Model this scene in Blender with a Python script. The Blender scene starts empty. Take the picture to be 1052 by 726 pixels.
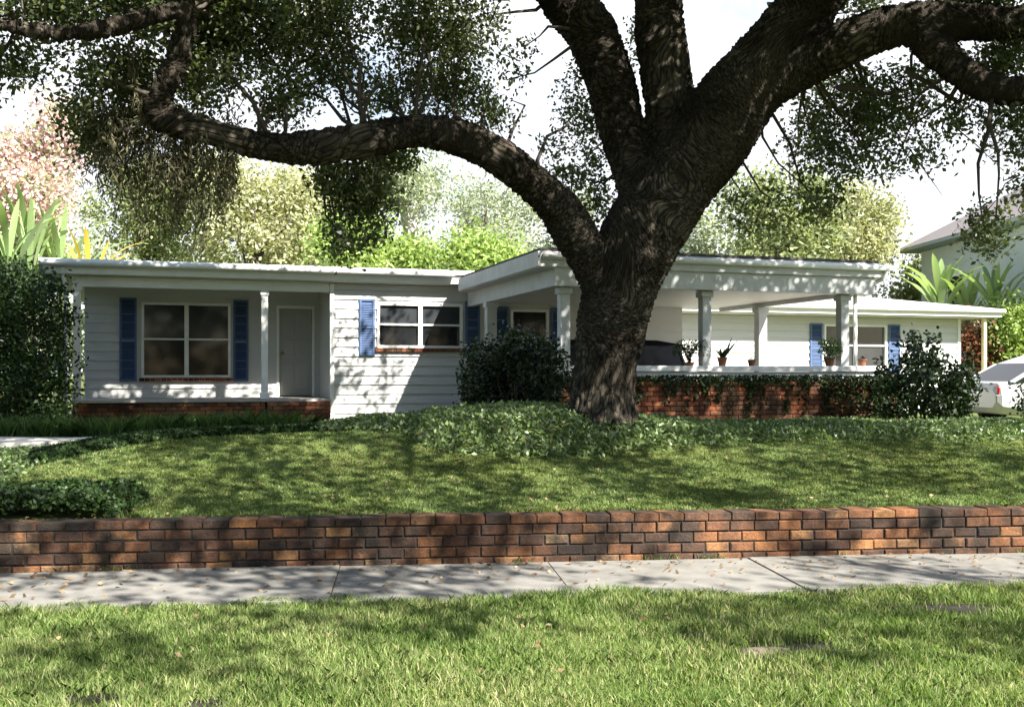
import bpy, math, random
import numpy as np
from mathutils import Vector, noise
R = math.radians
random.seed(7)
rng = np.random.default_rng(7)

# ------------------------------------------------------------------ camera, world, sun, exposure
S = bpy.context.scene
C = S.collection
cam = bpy.data.objects.new('camera', bpy.data.cameras.new('camera'))
C.objects.link(cam)
EYE = 1.6
cam.location = (0, 0, EYE)
cam.rotation_euler = (R(90), 0, 0)
cam.data.sensor_width = 36
cam.data.lens = 36
cam.data.shift_y = 0.02
cam.data.clip_end = 2000
S.camera = cam

SUN_EL, SUN_AZ = 42.0, 42.0          # elevation; azimuth right of "behind the camera"
w = bpy.data.worlds.new('World'); S.world = w; w.use_nodes = True
nt = w.node_tree; nt.nodes.clear()
sky = nt.nodes.new('ShaderNodeTexSky'); sky.sky_type = 'NISHITA'; sky.sun_disc = False
sky.sun_elevation = R(SUN_EL); sky.sun_rotation = R(180 - SUN_AZ)
sky.air_density = 1.1; sky.dust_density = 1.0; sky.ozone_density = 1.2
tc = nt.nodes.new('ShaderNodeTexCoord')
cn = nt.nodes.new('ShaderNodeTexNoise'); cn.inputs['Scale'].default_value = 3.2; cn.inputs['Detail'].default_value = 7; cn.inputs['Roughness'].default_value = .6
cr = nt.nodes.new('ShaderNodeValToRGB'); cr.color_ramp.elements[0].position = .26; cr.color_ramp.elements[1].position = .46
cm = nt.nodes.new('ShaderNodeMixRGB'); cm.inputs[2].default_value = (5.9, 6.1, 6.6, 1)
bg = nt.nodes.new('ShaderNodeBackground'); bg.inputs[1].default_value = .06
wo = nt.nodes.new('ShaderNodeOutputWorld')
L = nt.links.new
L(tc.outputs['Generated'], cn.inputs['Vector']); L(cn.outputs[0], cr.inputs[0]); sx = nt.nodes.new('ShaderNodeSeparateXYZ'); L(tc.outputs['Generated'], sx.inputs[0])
mr = nt.nodes.new('ShaderNodeMapRange'); mr.interpolation_type = 'SMOOTHSTEP'; mr.inputs[1].default_value = .25; mr.inputs[2].default_value = .7   # clouds held to the view side; sky behind left clear to deepen shade
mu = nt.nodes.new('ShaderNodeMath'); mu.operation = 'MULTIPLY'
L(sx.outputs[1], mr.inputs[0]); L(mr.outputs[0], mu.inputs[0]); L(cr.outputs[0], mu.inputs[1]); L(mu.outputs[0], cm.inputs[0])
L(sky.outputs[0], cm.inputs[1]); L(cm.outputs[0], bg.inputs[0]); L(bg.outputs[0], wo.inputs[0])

sl = bpy.data.lights.new('sun', 'SUN'); sl.energy = 5.0; sl.angle = R(.5); sl.color = (1, .95, .86)
so = bpy.data.objects.new('sun', sl); C.objects.link(so)
SD = Vector((math.sin(R(SUN_AZ)) * math.cos(R(SUN_EL)), -math.cos(R(SUN_AZ)) * math.cos(R(SUN_EL)), math.sin(R(SUN_EL))))
so.rotation_euler = SD.to_track_quat('Z', 'Y').to_euler()
so.location = (20, -20, 30)
S.view_settings.view_transform = 'Standard'; S.view_settings.look = 'None'
S.view_settings.exposure = 1.88; S.view_settings.gamma = 1
S.view_settings.use_curve_mapping = False
try:
    S.cycles.max_bounces = 8; S.cycles.transparent_max_bounces = 8
    S.cycles.use_denoising = True
except Exception: pass

# ------------------------------------------------------------------ helpers
def pt(px, y, Z):
    """a point of the photograph at a distance of Z metres"""
    return np.array([(px - 526) / 1052 * Z, Z, EYE - (y - 384) / 1052 * Z])

def tag(o, label=None, cat=None, group=None, kind=None):
    if label: o['label'] = label
    if cat: o['category'] = cat
    if group: o['group'] = group
    if kind: o['kind'] = kind
    return o

def empty(name, loc=(0, 0, 0), rz=0, **k):
    o = bpy.data.objects.new(name, None); C.objects.link(o)
    o.location = loc; o.rotation_euler = (0, 0, rz)
    return tag(o, **k)

def link_mesh(name, me, mat, parent=None, smooth=False):
    o = bpy.data.objects.new(name, me); C.objects.link(o)
    if mat: me.materials.append(mat)
    if parent: o.parent = parent
    if smooth: me.polygons.foreach_set('use_smooth', [True] * len(me.polygons))
    return o

class MB:
    def __init__(s): s.v = []; s.f = []
    def add(s, vs, fs):
        n = len(s.v); s.v += [tuple(map(float, v)) for v in vs]; s.f += [tuple(i + n for i in f) for f in fs]
        return s
    def box(s, x0, x1, y0, y1, z0, z1):
        return s.add([(x0, y0, z0), (x1, y0, z0), (x1, y1, z0), (x0, y1, z0), (x0, y0, z1), (x1, y0, z1), (x1, y1, z1), (x0, y1, z1)],
                     [(0, 3, 2, 1), (4, 5, 6, 7), (0, 1, 5, 4), (1, 2, 6, 5), (2, 3, 7, 6), (3, 0, 4, 7)])
    def tube(s, pts, rad, n=8, cap=True):
        pts = [Vector(p) for p in pts]; rings = []
        ref = Vector((.3, .5, .81))
        for i, p in enumerate(pts):
            d = (pts[min(i + 1, len(pts) - 1)] - pts[max(i - 1, 0)]).normalized()
            a = d.cross(ref)
            if a.length < 1e-3: a = d.cross(Vector((1, 0, 0)))
            a.normalize(); b = d.cross(a)
            r = rad[i] if hasattr(rad, '__len__') else rad
            rings.append([p + a * (r * math.cos(2 * math.pi * k / n)) + b * (r * math.sin(2 * math.pi * k / n)) for k in range(n)])
        vs = [v for r_ in rings for v in r_]; fs = []
        for i in range(len(pts) - 1):
            for k in range(n):
                fs.append((i * n + k, i * n + (k + 1) % n, (i + 1) * n + (k + 1) % n, (i + 1) * n + k))
        if cap:
            fs.append(tuple(range(n - 1, -1, -1))); fs.append(tuple(range((len(pts) - 1) * n, len(pts) * n)))
        return s.add(vs, fs)
    def lathe(s, prof, n=20, axis='z', c=(0, 0, 0)):
        vs = []; fs = []
        for r, h in prof:
            for k in range(n):
                a = 2 * math.pi * k / n
                if axis == 'z': vs.append((c[0] + r * math.cos(a), c[1] + r * math.sin(a), c[2] + h))
                else: vs.append((c[0] + r * math.cos(a), c[1] + h, c[2] + r * math.sin(a)))
        for i in range(len(prof) - 1):
            for k in range(n):
                fs.append((i * n + k, i * n + (k + 1) % n, (i + 1) * n + (k + 1) % n, (i + 1) * n + k))
        fs.append(tuple(range(n))); fs.append(tuple(range((len(prof) - 1) * n, len(prof) * n)))
        return s.add(vs, fs)
    def loft(s, rings, caps=True):
        n = len(rings[0]); vs = [v for r_ in rings for v in r_]; fs = []
        for i in range(len(rings) - 1):
            for k in range(n):
                fs.append((i * n + k, i * n + (k + 1) % n, (i + 1) * n + (k + 1) % n, (i + 1) * n + k))
        if caps:
            fs.append(tuple(range(n - 1, -1, -1))); fs.append(tuple(range((len(rings) - 1) * n, len(rings) * n)))
        return s.add(vs, fs)
    def build(s, name, mat, parent=None, smooth=False, bevel=0, loc=None):
        me = bpy.data.meshes.new(name); me.from_pydata(s.v, [], s.f); me.update()
        o = link_mesh(name, me, mat, parent, smooth)
        if loc is not None: o.location = loc
        if bevel:
            b = o.modifiers.new('edge', 'BEVEL'); b.width = bevel; b.segments = 2; b.limit_method = 'ANGLE'; b.angle_limit = R(40)
        return o

def np_mesh(name, V, k, mat, parent=None):
    """V: (n, k, 3) separate k-gons"""
    n = len(V); me = bpy.data.meshes.new(name)
    me.vertices.add(n * k); me.vertices.foreach_set('co', V.astype(np.float32).ravel())
    me.loops.add(n * k); me.loops.foreach_set('vertex_index', np.arange(n * k, dtype=np.int32))
    me.polygons.add(n); me.polygons.foreach_set('loop_start', np.arange(0, n * k, k, dtype=np.int32))
    try: me.polygons.foreach_set('loop_total', np.full(n, k, dtype=np.int32))
    except Exception: pass
    me.update(calc_edges=True)
    return link_mesh(name, me, mat, parent)

def unit(a): return a / np.maximum(np.linalg.norm(a, axis=-1, keepdims=True), 1e-9)

def leaves(name, P, Ln, Wd, mat, parent=None, bias=(0, 0, 0), jit=.35, spread=1.0):
    """one diamond leaf per point, random orientation, bias = preferred direction of the tip"""
    P = np.asarray(P, float); n = len(P)
    d = unit(rng.normal(size=(n, 3)) * spread + np.array(bias))
    s = unit(np.cross(d, rng.normal(size=(n, 3))))
    l = Ln * (1 + jit * rng.uniform(-1, 1, (n, 1))); ww = Wd * (1 + jit * rng.uniform(-1, 1, (n, 1)))
    nn = np.cross(d, s)
    a = P - d * l * .5; b = P + d * l * .5; m = P + nn * ww * .15 - d * l * .06
    V = np.stack([a, m + s * ww * .5, b, m - s * ww * .5], axis=1)
    return np_mesh(name, V, 4, mat, parent)

def blades(name, P, H, W, mat, parent=None, lean=.45):
    """grass blades: a bent strip ending in a point (two quads' worth of one 5-gon fan)"""
    n = len(P); az = rng.uniform(0, 2 * np.pi, n); la = rng.uniform(0, 2 * np.pi, n)
    s = np.stack([np.cos(az), np.sin(az), np.zeros(n)], 1)
    h = H * rng.uniform(.55, 1.15, (n, 1)); ln = lean * h * rng.uniform(.1, 1.0, (n, 1)) * 1.5
    o = np.stack([np.cos(la), np.sin(la), np.zeros(n)], 1)
    up = np.array([[0, 0, 1.0]]); w_ = W * rng.uniform(.7, 1.3, (n, 1))
    m = P + up * h * .55 + o * ln * .3; t = P + up * h * np.sqrt(np.maximum(1 - (ln / h * .6) ** 2, .15)) + o * ln
    V = np.stack([P - s * w_ * .5, P + s * w_ * .5, m + s * w_ * .42, t, m - s * w_ * .42], 1)
    return np_mesh(name, V, 5, mat, parent)

def twigs_to_leaves(T, per, sig):
    T = np.asarray(T); n = len(T)
    P = np.repeat(T, per, axis=0)
    return P + rng.normal(size=P.shape) * sig

def in_ellipsoid(c, r, n, hollow=0.0):
    u = unit(rng.normal(size=(n, 3))); q = rng.uniform(hollow ** 3, 1, (n, 1)) ** (1 / 3)
    return np.array(c) + u * q * np.array(r)

# ------------------------------------------------------------------ materials
def mat_base(name):
    m = bpy.data.materials.new(name); m.use_nodes = True
    n = m.node_tree; b = n.nodes['Principled BSDF']
    return m, n, b, n.links.new

def ramp(n, cols, interp='LINEAR'):
    r = n.nodes.new('ShaderNodeValToRGB'); r.color_ramp.interpolation = interp
    e = r.color_ramp.elements
    while len(e) > 1: e.remove(e[-1])
    e[0].position = cols[0][0]; e[0].color = (*cols[0][1], 1)
    for p, c in cols[1:]:
        x = e.new(p); x.color = (*c, 1)
    return r

def noise_node(n, scale, detail=4, rough=.55, coord='Object', vec=None, mapping=None):
    t = n.nodes.new('ShaderNodeTexNoise'); t.inputs['Scale'].default_value = scale; t.inputs['Detail'].default_value = detail
    t.inputs['Roughness'].default_value = rough
    if vec is None:
        c = n.nodes.new('ShaderNodeTexCoord'); vec = c.outputs[coord]
    if mapping:
        mp = n.nodes.new('ShaderNodeMapping'); mp.inputs['Scale'].default_value = mapping
        n.links.new(vec, mp.inputs[0]); vec = mp.outputs[0]
    n.links.new(vec, t.inputs['Vector'])
    return t

def plain(name, col, rough=.5, var=.12, scale=3, bump=0, bscale=40, metal=0, spec=.5, dirt=None, dscale=1.2, damt=.5):
    m, n, b, L = mat_base(name)
    t = noise_node(n, scale)
    lo = tuple(c * (1 - var) for c in col); hi = tuple(min(1, c * (1 + var)) for c in col)
    r = ramp(n, [(.3, lo), (.7, hi)]); L(t.outputs[0], r.inputs[0])
    out = r.outputs[0]
    if dirt:
        t2 = noise_node(n, dscale, 6, .65)
        r2 = ramp(n, [(.48, (0, 0, 0)), (.72, (damt, damt, damt))]); L(t2.outputs[0], r2.inputs[0])
        mx = n.nodes.new('ShaderNodeMixRGB'); L(r2.outputs[0], mx.inputs[0]); L(out, mx.inputs[1]); mx.inputs[2].default_value = (*dirt, 1)
        out = mx.outputs[0]
    L(out, b.inputs['Base Color'])
    b.inputs['Roughness'].default_value = rough; b.inputs['Metallic'].default_value = metal
    b.inputs['Specular IOR Level'].default_value = spec
    if bump:
        t3 = noise_node(n, bscale, 5); bp = n.nodes.new('ShaderNodeBump'); bp.inputs['Strength'].default_value = bump; bp.inputs['Distance'].default_value = .01
        L(t3.outputs[0], bp.inputs['Height']); L(bp.outputs[0], b.inputs['Normal'])
    return m

def island(name, cols, rough=.55, trans=.3, tcol=None, spec=.3, patch=None, pscale=.7, bump=0, stain=None):
    """colour picked per leaf / blade / brick, with optional slow patches"""
    m, n, b, L = mat_base(name)
    g = n.nodes.new('ShaderNodeNewGeometry')
    r = ramp(n, cols); L(g.outputs['Random Per Island'], r.inputs[0]); out = r.outputs[0]
    if patch:
        t = noise_node(n, pscale, 3); r2 = ramp(n, [(.38, (0, 0, 0)), (.62, (1, 1, 1))]); L(t.outputs[0], r2.inputs[0])
        mx = n.nodes.new('ShaderNodeMixRGB'); mx.blend_type = 'MULTIPLY'; L(r2.outputs[0], mx.inputs[0]); L(out, mx.inputs[1]); mx.inputs[2].default_value = (*patch, 1)
        out = mx.outputs[0]
    if stain:
        t = noise_node(n, 2.2, 8, .7); r2 = ramp(n, [(.40, (0, 0, 0)), (.58, (.92, .92, .92))]); L(t.outputs[0], r2.inputs[0])
        mx = n.nodes.new('ShaderNodeMixRGB'); L(r2.outputs[0], mx.inputs[0]); L(out, mx.inputs[1]); mx.inputs[2].default_value = (*stain, 1)
        out = mx.outputs[0]
        t = noise_node(n, .9, 5, .6); r3 = ramp(n, [(.38, (.38, .36, .35)), (.6, (1.3, 1.25, 1.15))]); L(t.outputs[0], r3.inputs[0])
        mx = n.nodes.new('ShaderNodeMixRGB'); mx.blend_type = 'MULTIPLY'; mx.inputs[0].default_value = 1; L(out, mx.inputs[1]); L(r3.outputs[0], mx.inputs[2])
        out = mx.outputs[0]
        t = noise_node(n, 60, 4, .6); r3 = ramp(n, [(.3, (.7, .7, .7)), (.7, (1.2, 1.2, 1.2))]); L(t.outputs[0], r3.inputs[0])
        mx = n.nodes.new('ShaderNodeMixRGB'); mx.blend_type = 'MULTIPLY'; mx.inputs[0].default_value = 1; L(out, mx.inputs[1]); L(r3.outputs[0], mx.inputs[2])
        out = mx.outputs[0]
    L(out, b.inputs['Base Color']); b.inputs['Roughness'].default_value = rough; b.inputs['Specular IOR Level'].default_value = spec
    if bump:
        t3 = noise_node(n, 55, 6); bp = n.nodes.new('ShaderNodeBump'); bp.inputs['Strength'].default_value = bump; bp.inputs['Distance'].default_value = .012
        L(t3.outputs[0], bp.inputs['Height']); L(bp.outputs[0], b.inputs['Normal'])
    if trans:
        tr = n.nodes.new('ShaderNodeBsdfTranslucent')
        h = n.nodes.new('ShaderNodeMixRGB'); h.blend_type = 'MULTIPLY'; h.inputs[0].default_value = 1; L(out, h.inputs[1])
        h.inputs[2].default_value = (*(tcol or (1.5, 1.5, .7)), 1); L(h.outputs[0], tr.inputs[0])
        ms = n.nodes.new('ShaderNodeMixShader'); ms.inputs[0].default_value = trans
        L(b.outputs[0], ms.inputs[1]); L(tr.outputs[0], ms.inputs[2]); L(ms.outputs[0], n.nodes['Material Output'].inputs[0])
    return m

M = {}
M['siding'] = plain('white_siding', (.54, .54, .53), .5, .04, 2, dirt=(.5, .49, .44), dscale=1.5, damt=.22)
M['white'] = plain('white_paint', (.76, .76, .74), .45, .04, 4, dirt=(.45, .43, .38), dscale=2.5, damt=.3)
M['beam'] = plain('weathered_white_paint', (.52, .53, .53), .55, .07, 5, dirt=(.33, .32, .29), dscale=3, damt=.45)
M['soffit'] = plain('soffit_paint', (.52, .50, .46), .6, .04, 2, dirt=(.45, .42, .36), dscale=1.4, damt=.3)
M['roof'] = plain('white_roof_membrane', (.74, .74, .73), .6, .05, 2, dirt=(.35, .33, .29), dscale=2, damt=.4)
M['shingle'] = plain('dark_roof_edge', (.07, .065, .06), .9, .3, 9, bump=.6)
M['shutter'] = plain('blue_shutter_paint', (.062, .108, .22), .5, .1, 6)
M['door'] = plain('door_paint', (.33, .33, .31), .45, .03, 3)
M['metal'] = plain('dull_brass', (.25, .2, .1), .35, .1, 8, metal=1)
M['concrete'] = plain('sidewalk_concrete', (.195, .187, .17), .85, .15, 6, bump=.5, bscale=90, dirt=(.12, .112, .10), dscale=2.4, damt=.85)
M['path'] = plain('path_concrete', (.40, .38, .35), .85, .08, 4, bump=.3, bscale=60, dirt=(.2, .19, .17), dscale=2, damt=.4)
M['asphalt'] = plain('asphalt', (.05, .05, .05), .9, .2, 30)
M['mortar'] = plain('old_mortar', (.034, .027, .021), .95, .35, 12, bump=.6)
M['soil'] = plain('dark_soil', (.022, .016, .011), .95, .3, 15, bump=.8, bscale=30)
M['stone'] = plain('limestone', (.17, .125, .105), .9, .2, 14, bump=.8, bscale=25)
M['terra'] = plain('terracotta', (.22, .085, .045), .8, .15, 20)
M['rubber'] = plain('rubber', (.02, .02, .02), .8, .1, 20)
M['black'] = plain('black_trim', (.015, .015, .016), .4, .1, 20)
M['alloy'] = plain('alloy_metal', (.5, .5, .5), .3, .05, 10, metal=1)
M['carwhite'] = plain('silver_white_car_paint', (.50, .50, .51), .25, .02, 2, spec=.6)
M['cardark'] = plain('dark_car_paint', (.03, .028, .034), .2, .05, 2, spec=.6)
M['lens'] = plain('lamp_lens', (.55, .56, .58), .1, .05, 5)
M['redlens'] = plain('red_lamp_lens', (.3, .01, .01), .15, .05, 5)
M['green_wall'] = plain('pale_green_stucco', (.50, .55, .53), .8, .04, 2)
M['green_trim'] = plain('green_eave_paint', (.26, .31, .29), .6, .05, 2)
M['brownroof'] = plain('mauve_brown_shingles', (.20, .175, .175), .9, .18, 14, bump=.6, bscale=20)
M['palebark'] = plain('pale_smooth_bark', (.55, .52, .47), .85, .15, 5, bump=.4)
M['barkbrown'] = plain('brown_bark', (.06, .048, .038), .9, .25, 8, bump=.6)
M['stem'] = plain('green_stem', (.07, .09, .03), .7, .2, 8)

def glass(name, col=(.009, .0105, .012)):
    m, n, b, L = mat_base(name)
    t = noise_node(n, 1.6, 2); r = ramp(n, [(.4, col), (.65, tuple(c * 1.3 for c in col))]); L(t.outputs[0], r.inputs[0]); L(r.outputs[0], b.inputs['Base Color'])
    b.inputs['Roughness'].default_value = .06; b.inputs['Specular IOR Level'].default_value = .4
    t3 = noise_node(n, 1.3, 2); bp = n.nodes.new('ShaderNodeBump'); bp.inputs['Strength'].default_value = .03; bp.inputs['Distance'].default_value = .02
    L(t3.outputs[0], bp.inputs['Height']); L(bp.outputs[0], b.inputs['Normal'])
    return m
M['glass'] = glass('dark_window_glass')
M['carglass'] = glass('tinted_car_glass'); M['carglass'].node_tree.nodes['Principled BSDF'].inputs['Specular IOR Level'].default_value = .15
M['glassgrey'] = glass('grey_reflection_glass', (.03, .034, .038))  # paler grey base stands in for reflections on the panes

M['oakleaf'] = island('oak_leaf', [(0, (.04, .056, .024)), (.45, (.072, .098, .042)), (.8, (.11, .14, .06)), (1, (.18, .19, .10))], .4, .42, spec=.45)
M['moss'] = island('hanging_moss', [(0, (.05, .05, .028)), (.5, (.095, .09, .05)), (1, (.17, .155, .09))], .8, .25, tcol=(1.2, 1.2, .8))
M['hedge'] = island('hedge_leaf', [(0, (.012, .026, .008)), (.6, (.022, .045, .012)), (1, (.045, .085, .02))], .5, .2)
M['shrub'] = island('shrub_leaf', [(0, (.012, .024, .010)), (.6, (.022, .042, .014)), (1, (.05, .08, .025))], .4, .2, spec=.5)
M['jasmine'] = island('jasmine_leaf', [(0, (.055, .09, .028)), (.5, (.115, .18, .06)), (.85, (.19, .26, .11)), (1, (.33, .38, .23))], .4, .25, spec=.45)
M['lirio'] = island('lily_turf_blade', [(0, (.04, .08, .018)), (.6, (.075, .15, .035)), (1, (.14, .23, .065))], .5, .25)
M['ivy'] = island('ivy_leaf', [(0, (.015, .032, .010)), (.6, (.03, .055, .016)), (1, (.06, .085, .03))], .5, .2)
M['sunleaf'] = island('yellow_green_leaf', [(0, (.12, .19, .04)), (.6, (.24, .34, .09)), (1, (.40, .48, .18))], .5, .35)
M['paleleaf'] = island('pale_olive_leaf', [(0, (.22, .24, .12)), (.6, (.36, .37, .22)), (1, (.52, .52, .36))], .5, .35)
M['olive'] = island('olive_leaf', [(0, (.10, .13, .05)), (.6, (.19, .23, .10)), (1, (.33, .36, .19))], .5, .35)
M['greyleaf'] = island('grey_green_leaf', [(0, (.18, .22, .16)), (.6, (.30, .34, .25)), (1, (.45, .48, .38))], .5, .35)
M['pink'] = island('pink_blossom', [(0, (.24, .29, .13)), (.35, (.46, .48, .30)), (.58, (.64, .36, .38)), (.8, (.76, .60, .60)), (1, (.80, .76, .70))], .6, .35, tcol=(1.2, 1, 1))
M['banana'] = island('broad_leaf', [(0, (.12, .18, .06)), (.6, (.22, .31, .13)), (1, (.38, .44, .25))], .4, .35)
M['russet'] = island('russet_leaf', [(0, (.10, .03, .025)), (.6, (.18, .06, .04)), (1, (.10, .12, .04))], .5, .3)
M['golden'] = island('golden_frond', [(0, (.30, .22, .03)), (.6, (.5, .34, .05)), (1, (.3, .33, .06))], .5, .3)
M['grass'] = island('grass_blade', [(0, (.08, .13, .03)), (.4, (.16, .225, .06)), (.7, (.25, .30, .11)), (.88, (.38, .38, .19)), (1, (.48, .42, .27))], .6, .35, patch=(.72, .85, .65), pscale=1.1, tcol=(1.4, 1.5, .7))
M['lawn'] = island('mown_grass_blade', [(0, (.065, .11, .028)), (.5, (.118, .18, .05)), (.85, (.185, .245, .082)), (1, (.34, .33, .18))], .6, .3, patch=(.85, .8, .6), pscale=.9, tcol=(1.4, 1.5, .7))
M['litter'] = island('dry_leaf', [(0, (.10, .06, .03)), (.5, (.2, .13, .07)), (1, (.34, .25, .15))], .8, .15)
M['brick_old'] = island('weathered_brick', [(0, (.05, .032, .024)), (.22, (.09, .046, .03)), (.5, (.16, .072, .036)), (.74, (.24, .105, .044)), (.9, (.29, .155, .07)), (1, (.24, .17, .11))], .9, 0, stain=(.022, .019, .017), bump=.7)
M['brick_red'] = island('orange_red_brick', [(0, (.15, .05, .03)), (.3, (.28, .085, .04)), (.65, (.37, .13, .06)), (.9, (.44, .20, .10)), (1, (.2, .12, .09))], .9, 0, stain=(.10, .06, .04), bump=.6)

def ground_mat():
    m, n, b, L = mat_base('turf_soil')
    t = noise_node(n, 1.3, 6); r = ramp(n, [(.3, (.07, .09, .026)), (.6, (.11, .135, .042)), (.8, (.15, .14, .06))]); L(t.outputs[0], r.inputs[0])
    L(r.outputs[0], b.inputs['Base Color']); b.inputs['Roughness'].default_value = 1; b.inputs['Specular IOR Level'].default_value = .1
    t3 = noise_node(n, 35, 6); bp = n.nodes.new('ShaderNodeBump'); bp.inputs['Strength'].default_value = .8; bp.inputs['Distance'].default_value = .02
    L(t3.outputs[0], bp.inputs['Height']); L(bp.outputs[0], b.inputs['Normal'])
    return m
M['ground'] = ground_mat()

def bark_mat():
    m, n, b, L = mat_base('oak_bark')
    a = n.nodes.new('ShaderNodeAttribute'); a.attribute_name = 'grain'
    t = noise_node(n, 15, 8, .7, vec=a.outputs['Vector'])
    r = ramp(n, [(.3, (.018, .016, .014)), (.47, (.06, .053, .045)), (.6, (.115, .103, .088)), (.78, (.21, .19, .165))]); L(t.outputs[0], r.inputs[0])
    t2 = noise_node(n, 1.1, 5, .6)
    r2 = ramp(n, [(.42, (.55, .50, .45)), (.6, (1.15, 1.1, 1.0))]); L(t2.outputs[0], r2.inputs[0])
    mx = n.nodes.new('ShaderNodeMixRGB'); mx.blend_type = 'MULTIPLY'; mx.inputs[0].default_value = 1; L(r.outputs[0], mx.inputs[1]); L(r2.outputs[0], mx.inputs[2])
    # green-grey lichen patches
    t4 = noise_node(n, 2.7, 6, .7); r4 = ramp(n, [(.55, (0, 0, 0)), (.7, (.45, .45, .45))]); L(t4.outputs[0], r4.inputs[0])
    m4 = n.nodes.new('ShaderNodeMixRGB'); L(r4.outputs[0], m4.inputs[0]); L(mx.outputs[0], m4.inputs[1]); m4.inputs[2].default_value = (.06, .062, .042, 1)
    vo = n.nodes.new('ShaderNodeTexVoronoi'); vo.feature = 'DISTANCE_TO_EDGE'; vo.inputs['Scale'].default_value = 15
    wn = noise_node(n, 9, 4, .6, vec=a.outputs['Vector']); ad = n.nodes.new('ShaderNodeVectorMath'); ad.operation = 'MULTIPLY_ADD'
    L(wn.outputs['Color'], ad.inputs[0]); ad.inputs[1].default_value = (.12, .12, .12); L(a.outputs['Vector'], ad.inputs[2]); L(ad.outputs[0], vo.inputs['Vector'])
    rv = ramp(n, [(.0, (.3, .29, .28)), (.09, (.85, .85, .85)), (.3, (1.2, 1.2, 1.2))]); L(vo.outputs['Distance'], rv.inputs[0])
    m5 = n.nodes.new('ShaderNodeMixRGB'); m5.blend_type = 'MULTIPLY'; m5.inputs[0].default_value = 1; L(m4.outputs[0], m5.inputs[1]); L(rv.outputs[0], m5.inputs[2])
    L(m5.outputs[0], b.inputs['Base Color']); b.inputs['Roughness'].default_value = .95; b.inputs['Specular IOR Level'].default_value = .15
    t3 = noise_node(n, 16, 8, .65, vec=a.outputs['Vector']); bp = n.nodes.new('ShaderNodeBump'); bp.inputs['Strength'].default_value = 1; bp.inputs['Distance'].default_value = .035
    b2 = n.nodes.new('ShaderNodeBump'); b2.inputs['Strength'].default_value = .8; b2.inputs['Distance'].default_value = .03
    r5 = ramp(n, [(0, (0, 0, 0)), (.15, (1, 1, 1))]); L(vo.outputs['Distance'], r5.inputs[0]); L(r5.outputs[0], b2.inputs['Height']); L(b2.outputs[0], bp.inputs['Normal'])
    L(t3.outputs[0], bp.inputs['Height']); L(bp.outputs[0], b.inputs['Normal'])
    return m
M['bark'] = bark_mat()

# ------------------------------------------------------------------ terrain
WA = R(6.2); WD = np.array([math.cos(WA), math.sin(WA)]); WN = np.array([-math.sin(WA), math.cos(WA)]); W0 = np.array([0, 8.70])
def sm(x): x = np.clip(x, 0, 1); return x * x * (3 - 2 * x)
def wall_st(x, y):
    dx, dy = np.asarray(x) - W0[0], np.asarray(y) - W0[1]
    return dx * WD[0] + dy * WD[1], dx * WN[0] + dy * WN[1]
def wall_xy(s, t): return W0[0] + s * WD[0] + t * WN[0], W0[1] + s * WD[1] + t * WN[1]
def tz(x, y):
    x = np.asarray(x, float); y = np.asarray(y, float); s, t = wall_st(x, y)
    c = .71 + .12 * sm((x + 6.2) / 3)
    h = .36 + (c - .36) * sm((t - .1) / 4.4) - (c - .58) * sm((t - 5.4) / 2.2)
    h = h + .27 * np.exp(-((x - .1) / 1.8) ** 2) * np.exp(-((y - 13.0) / 1.25) ** 4)
    h = h + .012 * np.sin(x * 1.7 + y) * np.sin(y * 2.1 - .6 * x)
    f = -.02 + .012 * np.sin(x * 2.1) * np.sin(y * 1.7 + 1) - .03 * sm((t + 4.2 + 1.2) / -3)
    return np.where(t > .13, h, f)
def ray_ground(px, y):
    d = np.array([(px - 526) / 1052, 1, -(y - 384) / 1052]); Z = 6.0
    while Z < 60:
        p = d * Z
        if p[2] + EYE <= tz(p[0], p[1]): return p[0], p[1]
        Z += .02
    return p[0], p[1]

sv = np.concatenate([np.array([-500, -250, -120, -60, -35, -22]), np.arange(-16, 20.01, .25), np.array([26, 40, 70, 130, 260, 520])])
tv = np.concatenate([np.array([-500, -200, -90, -40, -22, -14]), np.arange(-9, -.01, .22), np.array([.02, .10, .16]), np.arange(.3, 14, .16), np.array([15, 17, 20, 26, 40, 70, 140, 300, 600])])
gs, gt = np.meshgrid(sv, tv); gx, gy = wall_xy(gs, gt); gz = tz(gx, gy)
nx, ny = len(sv), len(tv)
gv = np.stack([gx, gy, gz], -1).reshape(-1, 3)
gf = [(j * nx + i, j * nx + i + 1, (j + 1) * nx + i + 1, (j + 1) * nx + i) for j in range(ny - 1) for i in range(nx - 1)]
me = bpy.data.meshes.new('ground'); me.from_pydata(gv.tolist(), [], gf); me.update()
tag(link_mesh('ground', me, M['ground'], smooth=True), kind='structure')

# sidewalk: cast slabs with joints
sw = MB(); s = -14.0 + .31
def slab(mb, s0, s1, t0, t1, z0, z1):
    p = [wall_xy(a, b) for a, b in ((s0, t0), (s1, t0), (s1, t1), (s0, t1))]
    mb.add([(x, y, z0) for x, y in p] + [(x, y, z1) for x, y in p], [(0, 3, 2, 1), (4, 5, 6, 7), (0, 1, 5, 4), (1, 2, 6, 5), (2, 3, 7, 6), (3, 0, 4, 7)])
k = 0
while s < 14:
    slab(sw, s, s + 1.743, -1.34, -.012, -.12, .004 + .006 * math.sin(k * 2.3)); s += 1.75; k += 1
tag(sw.build('sidewalk', M['concrete'], bevel=.004), kind='structure')
# street far behind the camera
st = MB(); slab(st, -200, 200, -14.5, -8.2, -.3, -.045); tag(st.build('road', M['asphalt']), kind='structure')

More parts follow.
